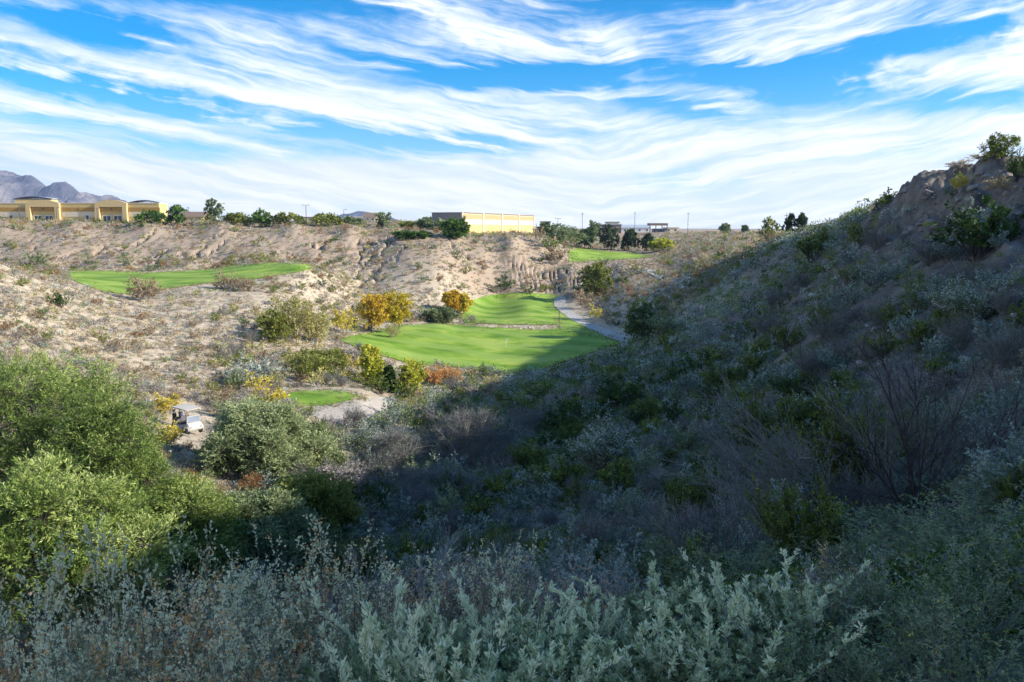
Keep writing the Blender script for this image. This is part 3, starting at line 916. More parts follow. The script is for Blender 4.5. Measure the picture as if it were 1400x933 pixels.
# ---- the big trees at the lower left
HB = dict(lobes=34, ns=24, nt_=10, nl=12, shape='dome', lobe_r=.21, up=.25, tang=.9, rnd=.7, lal=1.2, start=.1, bark='dark_twig')
tree_px('mesquite_tree', 35, 492, 29, 330, 'mesquite', 'tallest light green feathery tree at the left edge', seed=3, leaf=(.12, .026), twl=.55, trunk=.12, trunks=3, **HB)
tree_px('mesquite_tree', 135, 545, 27, 200, 'mesquite', 'sunlit green feathery tree between the tallest tree and the golf cart', seed=8, leaf=(.11, .025), twl=.5, trunk=.12, trunks=3, **HB)
tree_px('mesquite_tree', 60, 640, 20, 330, 'mesquite', 'green feathery tree low at the left edge with bare twigs below its crown', seed=12, leaf=(.10, .028), twl=.4, trunk=.15, trunks=3, **HB)
tree_px('mesquite_tree', 250, 655, 28, 160, 'mesquite', 'green feathery tree half in shadow right of the sunlit trees', seed=15, leaf=(.12, .026), twl=.5, trunk=.12, trunks=3, **HB)
tree_px('mesquite_tree', 345, 680, 31, 230, 'greygreen', 'dark shaded tree below the grey green tree near the golf cart', seed=19, leaf=(.14, .05), twl=.55, trunk=.1, trunks=3, **HB)
tree_px('mesquite_tree', 425, 655, 36, 130, 'olive', 'shaded olive tree at the edge of the hill shadow', seed=23, leaf=(.16, .05), twl=.6, trunk=.1, trunks=2, **{**HB, 'lobes': 12})
tree_px('grey_green_tree', 354, 553, 48, 172, 'palegreen', 'round grey green tree right of the golf cart', seed=27, leaf=(.15, .05), twl=.7, trunk=.1, trunks=3, **HB)
tree_px('grey_green_tree', 430, 585, 50, 80, 'palegreen', 'smaller grey green tree with pale twigs below the small tee', seed=29, leaf=(.2, .07), twl=.7, trunk=.1, trunks=2, **{**HB, 'lobes': 9, 'bark': 'pale_twig'})

# ---- single trees and bushes of the valley floor
V = dict(lobes=13, ns=14, nt_=7, nl=8)
tree_px('cottonwood_tree', 510, 403, 160, 44, 'gold', 'golden yellow tree with a dark forked trunk, left half of the golden pair', seed=31, trunk=.22, trunks=2, **V)
tree_px('cottonwood_tree', 541, 400, 163, 44, 'yellow', 'golden yellow tree, taller right half of the golden pair', seed=32, trunk=.28, trunks=2, **V)
tree_px('willow_tree', 402, 410, 124, 66, 'paleyellow', 'pale yellow half bare tree with white stems above the olive bushes', seed=33, trunk=.2, trunks=4, bark='pale_twig', **{**V, 'lobes': 14, 'leafless': .3})
tree_px('willow_tree', 374, 425, 120, 48, 'olive', 'olive green tree against the left side of the pale yellow tree', seed=34, trunk=.12, trunks=2, **V)
tree_px('willow_tree', 430, 425, 128, 50, 'paleyellow', 'thin straw yellow tree right of the half bare tree', seed=35, trunk=.15, trunks=3, bark='pale_twig', **{**V, 'leafless': .4})
tree_px('poplar_tree', 507, 472, 100, 36, 'yellowgreen', 'yellow green upright tree left of the dark juniper', seed=36, trunk=.05, shape='column', **{**V, 'lobes': 13})
tree_px('juniper_tree', 532, 500, 99, 22, 'darkgreen', 'small dark green juniper between two yellow bushes', seed=37, trunk=.03, shape='cone', **V)
tree_px('mesquite_tree', 440, 480, 108, 92, 'olive', 'broad olive green tree left of the yellow green upright tree', seed=38, trunk=.06, trunks=3, **{**V, 'lobes': 14})
tree_px('mesquite_tree', 470, 478, 112, 46, 'greytan', 'grey half bare tree behind the broad olive tree', seed=39, trunk=.08, trunks=3, bark='grey_twig', **{**V, 'leafless': .5})
tree_px('willow_tree', 562, 492, 100, 40, 'yellowgreen', 'yellow green bushy tree right of the dark juniper', seed=40, trunk=.03, **V)
tree_px('cottonwood_tree', 618, 398, 212, 26, 'gold', 'small golden tree at the left end of the far fairway', seed=41, trunk=.2, **V)
tree_px('cottonwood_tree', 634, 402, 214, 22, 'yellow', 'smaller yellow tree touching the far fairway', seed=42, trunk=.2, **V)
tree_px('mesquite_tree', 598, 420, 196, 52, 'greygreen', 'low spreading green tree in front of the small golden tree', seed=43, trunk=.05, trunks=2, **V)
tree_px('mesquite_tree', 881, 408, 150, 62, 'darkgreen', 'dark round tree in shade beside the cart path', seed=44, trunk=.04, **{**V, 'lobes': 14})
tree_px('mesquite_tree', 817, 360, 250, 44, 'olive', 'yellow green bushy tree in front of the rilled clay bluff', seed=45, trunk=.05, **V)
tree_px('mesquite_tree', 622, 299, 292, 38, 'brightgreen', 'bright green round tree below the corner of the yellow building', seed=46, trunk=.05, **{**V, 'lobes': 14})
tree_px('mesquite_tree', 562, 316, 288, 52, 'brightgreen', 'wide dark green tree on the middle of the far slope', seed=47, trunk=.04, trunks=2, **V)
tree_px('mesquite_tree', 645, 560, 60, 150, 'mauve', 'wide bare grey tree in the shade at the valley bottom', seed=48, trunk=.12, trunks=3, bark='grey_twig', lobes=20, ns=26, nt_=12, nl=2, leaf=(.35, .012), twl=.7, tww=.022, lal=2)
tree_px('mesquite_tree', 540, 585, 58, 120, 'mauve', 'bare violet grey tree left of the wide bare tree', seed=49, trunk=.12, trunks=3, bark='grey_twig', lobes=16, ns=26, nt_=12, nl=2, leaf=(.35, .012), twl=.7, tww=.022, lal=2)
tree_px('mesquite_tree', 590, 640, 44, 170, 'mauve', 'low bare grey tree in front of the two bare trees', seed=50, trunk=.1, trunks=3, bark='grey_twig', lobes=18, ns=26, nt_=12, nl=2, leaf=(.3, .010), twl=.6, tww=.017, lal=2)
tree_px('mesquite_tree', 470, 640, 46, 130, 'greytan', 'shaded brown grey tree beside the shadow edge', seed=51, trunk=.1, trunks=3, bark='grey_twig', **{**V, 'lobes': 18, 'ns': 18})
tree_px('mesquite_tree', 730, 555, 74, 110, 'mauve', 'bare grey tree at the right end of the shaded thicket', seed=52, trunk=.1, trunks=3, bark='grey_twig', lobes=14, ns=20, nt_=10, nl=2, leaf=(.4, .015), twl=.8, tww=.025, lal=2)
# ---- trees in front of the far buildings
sky_trees = [
 ('pine_tree', 770, 307, 352, 58, 'greygreen', 'broad grey green tree left of the far green fairway', 'dome'),
 ('pine_tree', 801, 312, 362, 30, 'pine', 'first dark pine behind the far fairway, beside the broad tree', 'round'),
 ('pine_tree', 832, 308, 366, 32, 'pine', 'tall dark pine above the middle of the far fairway', 'round'),
 ('pine_tree', 861, 314, 366, 26, 'pine', 'slim pointed dark pine standing alone behind the far fairway', 'cone'),
 ('pine_tree', 886, 320, 364, 24, 'pine', 'dark pine left of the yellow tree', 'cone'),
 ('cottonwood_tree', 905, 326, 352, 34, 'yellowgreen', 'bright yellow green tree at the right end of the far fairway', 'round'),
 ('mesquite_tree', 811, 303, 400, 20, 'greygreen', 'small round tree showing above the dark pines', 'round'),
 ('mesquite_tree', 745, 304, 356, 26, 'greygreen', 'grey green tree at the right corner of the yellow building', 'dome'),
 ('eucalyptus_tree', 290, 273, 318, 25, 'greygreen', 'tall grey green tree rising above the skyline left of the street lamps', 'round'),
 ('mesquite_tree', 241, 281, 315, 24, 'brightgreen', 'dark green tree between the long yellow building and the small house', 'round'),
 ('mesquite_tree', 206, 288, 310, 50, 'brightgreen', 'wide dark green tree in front of the right end of the long yellow building', 'dome'),
 ('mesquite_tree', 322, 291, 318, 40, 'olive', 'low green tree right of the tall grey green tree', 'dome'),
 ('mesquite_tree', 357, 287, 318, 30, 'brightgreen', 'round green tree between two lower spreading trees', 'round'),
 ('mesquite_tree', 394, 291, 318, 44, 'olive', 'spreading green tree left of the white house', 'dome'),
 ('mesquite_tree', 448, 292, 320, 46, 'olive', 'spreading green tree right of the street lamp', 'dome'),
 ('mesquite_tree', 478, 296, 322, 30, 'greygreen', 'low green tree at the left wall of the pale flat house', 'dome'),
 ('mesquite_tree', 523, 291, 322, 20, 'greygreen', 'upright green tree right of the pale flat house', 'round'),
 ('mesquite_tree', 560, 303, 330, 34, 'olive', 'low olive tree right of the upright green tree', 'dome'),
 ('mesquite_tree', 583, 297, 326, 26, 'greygreen', 'grey green tree left of the shaded side wall of the yellow building', 'round'),
 ('mesquite_tree', 604, 300, 322, 22, 'palegreen', 'pale grey green tree against the shaded side wall of the yellow building', 'round'),
 ('palo_verde_tree', 992, 306, 480, 15, 'greygreen', 'small round lone tree on the far right plain', 'dome'),
 ('palo_verde_tree', 1019, 308, 480, 10, 'greygreen', 'smallest lone tree on the far right plain', 'dome'),
 ('palo_verde_tree', 1052, 298, 200, 30, 'olive', 'round olive tree on the ridge left of the dark pair', 'dome'),
 ('pine_tree', 1080, 292, 160, 18, 'pine', 'left tree of the dark green pair on the ridge', 'round'),
 ('pine_tree', 1096, 292, 158, 18, 'pine', 'right tree of the dark green pair on the ridge', 'round'),
]
for i, (nm, px, yt, Y, wpx, lk, lab, shp) in enumerate(sky_trees):
    tree_px(nm, px, yt, Y, wpx, lk, lab, trunk=.14, seed=70+i, shape=shp, lobes=9, ns=9, nt_=5, nl=5, lobe_r=.36, leaf=(Y*.0026, Y*.0015))
tree_px('mesquite_tree', 1368, 183, 67, 48, 'creosote', 'lone small tree on top of the rocky ridge at the right', trunk=.12, seed=110, trunks=4, lobes=10, ns=14, nt_=7, nl=6, leaf=(.13, .06))

# ---- single shrubs one can point at
S = [  # kind, px, foot row, width, height, label
 ('tan_shrub', 198, 413, 48, 34, 'tan bushy shrub at the near edge of the raised fairway'),
 ('green_shrub', 50, 366, 38, 22, 'green bush at the foot of the far scarp on the left'),
 ('green_shrub', 176, 365, 24, 13, 'small pale green bush above the raised fairway'),
 ('dark_shrub', 82, 421, 30, 20, 'dark green bush left of the tan shrub by the fairway'),
 ('tan_shrub', 310, 396, 34, 22, 'yellowish tan shrub at the right part of the raised fairway'),
 ('tan_shrub', 335, 398, 30, 18, 'dry tan shrub right of the yellowish one below the raised fairway'),
 ('dark_shrub', 442, 393, 14, 12, 'small dark bush on the pale hill nose'),
 ('yellow_shrub', 472, 458, 34, 32, 'sunlit yellow shrub left of the golden trees'),
 ('pale_shrub', 537, 462, 22, 18, 'bright yellow low shrub under the golden trees'),
 ('olive_shrub', 420, 520, 60, 40, 'olive shrub above the small oval tee'),
 ('orange_shrub', 592, 528, 34, 28, 'orange brown shrub below the lower fairway'),
 ('orange_shrub', 617, 527, 36, 27, 'peach coloured shrub nearest the shadow below the fairway'),
 ('orange_shrub', 552, 536, 26, 22, 'orange tinted shrub under the yellow green bushy tree'),
 ('silver_shrub', 350, 528, 80, 38, 'pale flowering shrub left of the oval tee'),
 ('rabbitbrush', 325, 535, 40, 28, 'pale tufted shrub above the golf cart'),
 ('yellow_shrub', 230, 566, 44, 24, 'mustard yellow shrub left of the golf cart'),
 ('yellow_shrub', 352, 545, 16, 16, 'little orange yellow shrub left of the oval tee'),
 ('olive_shrub', 415, 572, 40, 16, 'olive and orange shrub in front of the oval tee'),
 ('yellow_shrub', 232, 612, 36, 34, 'yellow leaved shrub below the golf cart'),
 ('yellow_shrub', 262, 690, 30, 40, 'yellow leaved shrub poking from between the green trees'),
 ('green_shrub', 905, 462, 60, 28, 'soft green shrub in the shade right of the cart path end'),
 ('tan_shrub', 833, 446, 18, 10, 'round dry shrub on the sand beside the cart path'),
 ('yellow_shrub', 812, 440, 22, 18, 'yellow dry shrub on the right edge of the cart path'),
 ('tan_shrub', 797, 422, 34, 22, 'tan shrub on the bank right of the cart path'),
 ('tan_shrub', 762, 361, 36, 24, 'tan round shrub left of the far green fairway'),
 ('bright_shrub', 752, 344, 30, 18, 'green bush behind the tan round shrub by the far fairway'),
 ('tan_shrub', 736, 332, 18, 20, 'pale tan shrub at the right end of the yellow building'),
 ('bright_shrub', 725, 403, 20, 10, 'green bush at the foot of the clay bluff'),
 ('olive_shrub', 742, 400, 16, 10, 'yellowish bush at the foot of the clay bluff'),
 ('green_shrub', 800, 402, 36, 14, 'pale green bush below the tree at the clay bluff'),
 ('dark_shrub', 690, 397, 28, 18, 'dark green bush left of the clay bluff'),
 ('creosote_bush', 1113, 360, 56, 38, 'green bush below the crest of the shaded hill'),
 ('dark_shrub', 1335, 350, 110, 70, 'large dark bush below the cliff of the shaded hill'),
 ('silver_shrub', 1345, 328, 80, 46, 'grey green bush growing through the large dark bush'),
 ('yellow_shrub', 1313, 262, 26, 22, 'small yellow shrub at the foot of the cliff'),
 ('rabbitbrush', 1322, 452, 88, 60, 'grey green pale tipped bush alone on the bare shaded slope'),
 ('brittlebush', 1370, 262, 50, 20, 'pale grass tuft beneath the ridge tree'),
 ('bare_shrub', 1216, 262, 16, 14, 'leafless small shrub on the ridge step'),
 ('dark_shrub', 1392, 248, 36, 34, 'dark green shrub at the right end of the ridge'),
 ('brittlebush', 1345, 222, 40, 10, 'golden dry grass on the ridge under the lone tree'),
 ('brittlebush', 1310, 228, 36, 8, 'golden dry grass on the sunlit ridge edge'),
 ('rust_shrub', 1198, 272, 20, 12, 'tan dry shrub on the ridge step'),
 ('bright_shrub', 1183, 690, 52, 66, 'green shrub with white flower heads in front of the bare branches'),
 ('rabbitbrush', 820, 650, 110, 62, 'grey shrub with white tips above the valley thicket'),
 ('rabbitbrush', 905, 740, 34, 44, 'small shrub with a round white seed head'),
 ('creosote_bush', 1150, 690, 120, 130, 'tall dark olive bush behind the bare branches'),
 ('creosote_bush', 1040, 640, 130, 90, 'olive bush left of the tall dark olive bush'),
 ('creosote_bush', 1105, 620, 100, 70, 'dull green bush above the olive bush'),
 ('dark_shrub', 850, 560, 70, 44, 'dark green bush in the middle of the shaded slope'),
 ('dark_shrub', 770, 600, 60, 40, 'dark green bush left of the grey shrub with white tips'),
 ('dark_shrub', 1085, 560, 80, 50, 'dark green bush under the pale rabbitbrush'),
]
for kd, px, py, wp, hp, lab in S:
    p = hit(px, py); D = p[1] if p is not None else 300
    big = D < 30
    put_px(kd, px, py, wp*1.1, hp*1.1, lab, lod='near' if D < 45 else ('mid' if D < 170 else 'far'), split=(D < 75), cat='shrub')

# big leafless shrubs on the near right slope
def bare_fan(name, px, py, Y, seed, hh, lean, spread, n, label, mat):
    x = (px-700)/F*Y; z = H(x, Y)[0]
    rg = np.random.default_rng(seed); W = Geo(); G = Geo()
    an = lean+rg.normal(size=n)*spread
    b = rg.normal(size=(n, 3))*.05; b[:, 2] = -.1
    L = hh*(.65+.45*rg.random(n)); dep = rg.normal(size=n)*.35
    t = np.stack([np.sin(an)*L, dep*L, np.abs(np.cos(an))*L], -1)
    c = b+(t-b)*.5+np.stack([0*an, 0*an, .12*L], -1)
    c += rg.normal(size=c.shape)*.09*L[:, None]
    W.add(tubes(b, c, t, .017*hh/2.5, .003, 8, 5), .5, 0)
    # side branches
    k = np.repeat(np.arange(n), 9); s = (.25+.7*rg.random(len(k)))[:, None]
    o = (1-s)**2*b[k]+2*s*(1-s)*c[k]+s*s*t[k]; dd = unit(t[k]-b[k]+unit(rg.normal(size=(len(k), 3)))*.7*L[k][:, None])
    l2 = L[k]*.42*(1.2-s[:, 0])
    t2 = o+dd*l2[:, None]; c2 = (o+t2)/2+rg.normal(size=o.shape)*.03
    c2 += rg.normal(size=o.shape)*.05
    W.add(tubes(o, c2, t2, .006*hh/2.5, .002, 4, 3), .5, 0)
    spray(G, rg, o, c2, t2, 9, 2, .28, (.09, .006), start=.15, tang=1.3, rnd=.5, up=.15, tww=.005, lal=3)
    o_ = empty(name, (x, Y, z)); v, q_, t_, m = W.arrays()
    link('stems', quad_mesh('stems', v, q_, [M[mat]]), o_); v, q_, t_, m = G.arrays()
    link('twigs', quad_mesh('twigs', v, q_, [M[mat], M['foliage_mauve']], t_, m), o_)
    tag(o_, label, 'shrub'); return o_
bare_fan('bare_shrub', 1280, 755, 11.0, 5, 2.8, .1, .55, 16, 'tall leafless shrub with dark forking stems on the near right slope', 'dark_twig')
bare_fan('bare_shrub', 1185, 765, 11.0, 6, 2.7, -1.02, .24, 22, 'leafless shrub whose pale branches all lean left over the slope', 'grey_twig')
bare_fan('bare_shrub', 1235, 700, 14, 9, 2.6, .05, .3, 14, 'upright thin leafless shrub behind the dark forking one', 'grey_twig')
bare_fan('bare_shrub', 1265, 790, 9.8, 7, 2.0, .95, .25, 12, 'leafless dark shrub leaning right over the bare soil', 'dark_twig')
bare_fan('bare_shrub', 515, 800, 9.5, 8, 1.75, .1, .5, 14, 'leafless pale shrub standing above the silver foreground brush', 'pale_twig')
bare_fan('bare_shrub', 1010, 790, 8.5, 10, 1.4, -.2, .6, 14, 'low leafless shrub behind the sage at the lower middle', 'grey_twig')

# ---- foreground brush, each plant with real stems and leaves
KIND['saltbush_near'] = dict(m=('grey_twig', 'mint', 'seed'), p=dict(R_=.62, ns=56, nt_=15, nl=13, th=(.03, 1.2), twl=.15, leaf=(.022, .013), sr=.006, up=.5, flower=.08, fsize=.014, wand=9, wl=1.38, tww=.003, start=.2))
KIND['saltbush_seeding'] = dict(m=('grey_twig', 'mint', 'seed'), p=dict(R_=.62, ns=56, nt_=15, nl=10, th=(.03, 1.2), twl=.15, leaf=(.021, .013), sr=.006, up=.6, flower=.25, fsize=.02, rusty=.5, wand=10, wl=1.34, tww=.003, start=.2))
KIND['seeding_mauve'] = dict(m=('grey_twig', 'greytan', 'seed'), p=dict(R_=.6, ns=80, nt_=16, nl=9, th=(.03, 1.1), twl=.13, leaf=(.02, .012), sr=.005, up=.7, flower=.4, fsize=.013, rusty=.22, wand=10, wl=1.2, tww=.003, start=.2))
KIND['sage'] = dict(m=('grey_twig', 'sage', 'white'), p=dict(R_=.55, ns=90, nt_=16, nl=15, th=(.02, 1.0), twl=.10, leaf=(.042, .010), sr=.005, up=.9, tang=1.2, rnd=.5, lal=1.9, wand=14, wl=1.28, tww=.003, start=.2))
KIND['thicket'] = dict(m=('grey_twig', 'greygreen', 'yellow'), p=dict(R_=.65, ns=80, nt_=16, nl=11, th=(.03, 1.25), twl=.16, leaf=(.026, .010), sr=.006, up=.4, flower=.06, fsize=.012, wand=6, wl=1.2, tww=.003, start=.2))
NICE = {'saltbush_near': 'saltbush', 'saltbush_seeding': 'saltbush', 'seeding_mauve': 'buckwheat_bush', 'sage': 'sagebrush', 'thicket': 'thicket_bush'}


def proto_near(kind, i):
    key = (kind, 'fg', i)
    if key in PROTO: return PROTO[key]
    p = dict(KIND[kind]['p']); G = shrub_geo(sum(map(ord, kind))*7+i*31, **p); v, q_, t, m = G.arrays()
    mm = KIND[kind]['m']; mats = [M[mm[0]], M['foliage_'+mm[1]], M['foliage_'+mm[2]]]; out = []
    for nm, sel in (('stems', m == 0), ('foliage', m > 0)):
        if not sel.any(): continue
        qq = q_[sel]; used, inv = np.unique(qq, return_inverse=True)
        out.append((nm, quad_mesh(nm, v[used], inv.reshape(-1, 4), mats, t[sel], m[sel])))
    PROTO[key] = out; return out


FG = [  # kind, px, top row, Y, width px at that distance, label
 ('saltbush_seeding', 20, 850, 4.4, 260, 'silver saltbush with orange seed clusters at the left edge'),
 ('saltbush_near', 150, 815, 4.9, 240, 'blue grey saltbush with long pale shoots left of the green tuft'),
 ('saltbush_seeding', 255, 815, 4.6, 250, 'saltbush full of orange brown seeds in the left foreground'),
 ('saltbush_near', 370, 800, 5.2, 260, 'silver blue saltbush with tall leafy shoots below the dark trees'),
 ('saltbush_seeding', 440, 795, 5.0, 220, 'saltbush with rusty seed tips beside the pale bare shrub'),
 ('seeding_mauve', 570, 780, 5.4, 230, 'violet grey bush with pale seed plumes in the middle foreground'),
 ('saltbush_near', 500, 830, 4.4, 240, 'blue green saltbush in front of the violet grey bush'),
 ('seeding_mauve', 670, 785, 5.6, 210, 'violet grey bush with orange flecks right of the middle'),
 ('seeding_mauve', 750, 790, 5.3, 220, 'tan and grey bush behind the bright sage shoots'),
 ('saltbush_near', 690, 800, 4.9, 160, 'turquoise grey saltbush between the seeding bushes'),
 ('seeding_mauve', 840, 800, 5.2, 200, 'orange flecked bush behind the tallest sage shoots'),
 ('sage', 700, 845, 3.9, 260, 'pale green sagebrush with a leaning shoot at lower middle'),
 ('sage', 800, 830, 4.1, 220, 'pale green sagebrush left of the tallest bright shoots'),
 ('sage', 915, 805, 4.4, 230, 'sagebrush with the brightest tall pale green shoots'),
 ('sage', 1000, 825, 4.2, 230, 'sagebrush right of the brightest shoots'),
 ('sage', 1090, 845, 3.9, 240, 'grey green sagebrush beside the dark hollow'),
 ('thicket', 1010, 770, 6.2, 240, 'grey green thicket bush behind the sagebrush'),
 ('thicket', 1120, 740, 6.8, 260, 'tan green thicket bush with yellow flecks below the bare branches'),
 ('thicket', 1230, 735, 6.6, 260, 'thick grey green bush under the bare soil at the right'),
 ('thicket', 1340, 715, 6.0, 280, 'tall grey green thicket bush at the right edge'),
 ('thicket', 1400, 660, 7.5, 220, 'slender green thicket bush rising at the right edge'),
 ('thicket', 1385, 800, 4.2, 280, 'dark thicket bush in the lower right corner'),
 ('saltbush_near', 60, 905, 3.3, 330, 'silver leaved saltbush in the lower left corner'),
 ('saltbush_seeding', 190, 880, 3.5, 330, 'orange flecked saltbush at the bottom left'),
 ('saltbush_seeding', 300, 900, 3.1, 330, 'saltbush with dense orange seeds at the bottom edge'),
 ('saltbush_near', 420, 880, 3.4, 330, 'blue grey saltbush at the bottom edge left of the sage'),
 ('sage', 520, 900, 3.0, 320, 'sagebrush at the bottom edge beside the blue grey saltbush'),
 ('sage', 640, 905, 2.9, 330, 'green sagebrush at the bottom edge under the leaning shoot'),
 ('sage', 770, 900, 3.0, 330, 'soft green sagebrush at the bottom edge right of the middle'),
 ('sage', 890, 880, 3.2, 320, 'dense sagebrush at the bottom edge below the bright shoots'),
 ('sage', 1010, 885, 3.1, 320, 'dark green sagebrush at the bottom edge'),
 ('thicket', 1120, 900, 3.0, 300, 'grey twiggy bush at the bottom edge by the dark hollow'),
 ('thicket', 1290, 915, 2.8, 360, 'silvery twiggy bush at the bottom edge on the right'),
 ('sage', 560, 855, 3.9, 220, 'olive sagebrush between the blue grey saltbushes'),
 ('saltbush_near', 330, 850, 4.0, 260, 'blue saltbush between the orange seeding ones'),
 ('saltbush_near', 100, 860, 3.9, 260, 'grey saltbush between the left edge and the orange seeds'),
 ('thicket', 1200, 800, 5.0, 240, 'dark olive thicket bush above the dark hollow'),
 ('thicket', 1300, 780, 5.2, 240, 'grey green thicket bush with brown flecks right of the hollow'),
 ('thicket', 1210, 860, 3.7, 260, 'thin dark twiggy bush standing in the dark hollow'),
 ('thicket', 1330, 850, 3.6, 260, 'dim grey twiggy bush between the hollow and the corner'),
 ('seeding_mauve', 1150, 830, 4.4, 200, 'brown grey dead bush at the rim of the dark hollow'),
 ('saltbush_near', 620, 815, 4.7, 200, 'teal grey saltbush under the violet plumes'),
]
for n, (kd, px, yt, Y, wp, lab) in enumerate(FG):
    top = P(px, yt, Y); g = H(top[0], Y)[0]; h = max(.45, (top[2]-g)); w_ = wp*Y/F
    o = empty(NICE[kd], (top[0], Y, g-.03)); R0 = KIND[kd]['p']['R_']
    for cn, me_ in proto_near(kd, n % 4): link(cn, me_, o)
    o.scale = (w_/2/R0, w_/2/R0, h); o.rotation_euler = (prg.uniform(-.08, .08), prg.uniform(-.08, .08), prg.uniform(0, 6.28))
    tag(o, lab, 'shrub')
put('bright_shrub', P(122, 870, 5.3)[0], 5.3, .75, .5, 'near', True, 'small vivid green tuft among the grey brush at the left', 'shrub')
put('sand_bush', P(160, 850, 5.8)[0], 5.8, .95, .6, 'near', True, 'tuft of dry straw stems behind the vivid green tuft', 'shrub', name='dry_grass_tuft')

# ---- scattered shrubs
taken = []
def scatter(n_try, f_region, f_kind, size, spacing, seed):
    """random spots in view on real ground, none too close to another; f_region(x,y,z,px,py) -> chance"""
    rg = np.random.default_rng(seed)
    px_, py_ = rg.uniform(-60, 1460, n_try), None
    Yr = f_region['Y']; Yv = np.exp(rg.uniform(math.log(Yr[0]), math.log(Yr[1]), n_try))
    if f_region.get('uniform'): Yv = rg.uniform(Yr[0], Yr[1], n_try)
    x = (px_-700)/F*Yv; z = H(x, Yv)
    dep = Yv*CP - z*SP; ppx = 700+F*x/dep; ppy = 466.5-F*(Yv*SP+z*CP)/dep
    sz = size(x, Yv, rg)
    ok = (rg.random(n_try) < f_region['p'](x, Yv, z, ppx, ppy)) & (ppy < 1000) & visible(x, Yv, z+sz*.7)
    x, Yv, z, ppx, ppy, sz = [a_[ok] for a_ in (x, Yv, z, ppx, ppy, sz)]
    cell = {}; out = []
    for i in range(len(x)):
        s = spacing(Yv[i])*(.6+.6*sz[i])
        kx, ky = int(x[i]//3), int(Yv[i]//3); bad = False
        for a_ in (-1, 0, 1):
            for b_ in (-1, 0, 1):
                for (u_, v_, s_) in cell.get((kx+a_, ky+b_), ()):
                    if (u_-x[i])**2+(v_-Yv[i])**2 < ((s+s_)/2)**2: bad = True; break
                if bad: break
            if bad: break
        if bad: continue
        cell.setdefault((kx, ky), []).append((x[i], Yv[i], s)); out.append((x[i], Yv[i], z[i], ppx[i], ppy[i], sz[i], f_kind(x[i], Yv[i], rg)))
    return out


def poly_mask(px, py, poly):
    inside = np.zeros(px.shape, bool); n = len(poly)
    for i in range(n):
        x1, y1 = poly[i]; x2, y2 = poly[(i+1) % n]
        c = ((y1 > py) != (y2 > py)) & (px < (x2-x1)*(py-y1)/((y2-y1) or 1e-9)+x1); inside ^= c
    return inside


def keep_clear(x, y, px, py):
    """nothing grows on turf, path, sand, under the cart"""
    m = np.ones(px.shape, bool)
    for poly, ys in (([(455,463),(500,455),(545,443),(600,440),(760,447),(790,443),(868,462),(860,474),(800,490),(735,513),(640,510),(560,502),(500,486)], (100, 200)),
                     ([(628,430),(650,405),(700,400),(762,400),(800,425),(872,464),(860,470),(800,458),(760,452),(640,440)], (150, 275)),
                     ([(76,370),(430,358),(428,373),(340,388),(250,397),(165,407),(110,393)], (140, 232)),
                     ([(770,340),(900,345),(895,356),(775,361)], (280, 385)), ([(360,546),(400,531),(480,530),(548,545),(540,570),(450,582),(400,565)], (60, 110))):
        m &= ~(poly_mask(px, py, poly) & (y > ys[0]) & (y < ys[1]))
    m &= ~((y < 13.5) & (px > 900) & (px < 1400) & (py > 540) & (py < 800) & (x > 1.5))
    m &= ~((np.hypot(x+24.4, y-60) < 3.5) | (np.hypot(x+23, y-55) < 3.0) | ((px > 225) & (px < 290) & (py > 555) & (py < 612) & (y > 40)))
    return m


def P_shade(x, y, z, px, py):
    crest = np.interp(px, [700, 860, 900, 1000, 1060, 1110, 1170, 1225, 1262, 1340, 1400], [505, 470, 400, 352, 328, 313, 292, 270, 245, 236, 232])
    base = (py > crest+3+14*sm(px, 1190, 1230))*sm(px-(560-(py-520)*1.2), -60, 20)
    rock = sm(z, -6, 1)*sm(x, 18, 26)*(y < 110)
    bald = sm(px, 1150, 1300)*(1-sm(py, 500, 620))
    nz = fbm(x/7, y/7, 130, 3)
    return base*np.clip(1-.8*rock-.62*bald+nz*.6, .03, 1)*keep_clear(x, y, px, py)


def k_shade(x, y, rg):
    n = fbm(np.array([x/9.]), np.array([y/9.]), 140, 2)[0]; r = rg.random()
    if n > .05: L = [('creosote_bush', .32), ('dark_shrub', .36), ('saltbush', .17), ('rabbitbrush', .08), ('bare_shrub', .07)]
    elif n < -.2: L = [('bare_shrub', .2), ('saltbush', .38), ('burrobush', .08), ('green_shrub', .18), ('creosote_bush', .16)]
    else: L = [('saltbush', .28), ('burrobush', .08), ('creosote_bush', .2), ('dark_shrub', .1), ('green_shrub', .08), ('rabbitbrush', .13), ('silver_shrub', .05), ('bare_shrub', .08)]
    for k, p in L:
        if r < p: return k
        r -= p
    return 'saltbush'


def P_left(x, y, z, px, py):
    reg = (x < -14)*(y < 165)*(1-sm(px-(560-(py-520)*1.2), -60, 20))*(py > 365)
    nz = fbm(x/6, y/6, 150, 3)
    return reg*np.clip(.75+nz*.8, .05, 1)*keep_clear(x, y, px, py)


def k_left(x, y, rg):
    n = fbm(np.array([x/12.]), np.array([y/12.]), 160, 2)[0]; r = rg.random()
    L = [('burrobush', .42), ('brittlebush', .2), ('tan_shrub', .16), ('olive_shrub', .1), ('rust_shrub', .05), ('saltbush', .07)] if n < .1 else [('burrobush', .25), ('tan_shrub', .25), ('olive_shrub', .25), ('brittlebush', .15), ('green_shrub', .1)]
    for k, p in L:
        if r < p: return k
        r -= p
    return 'burrobush'


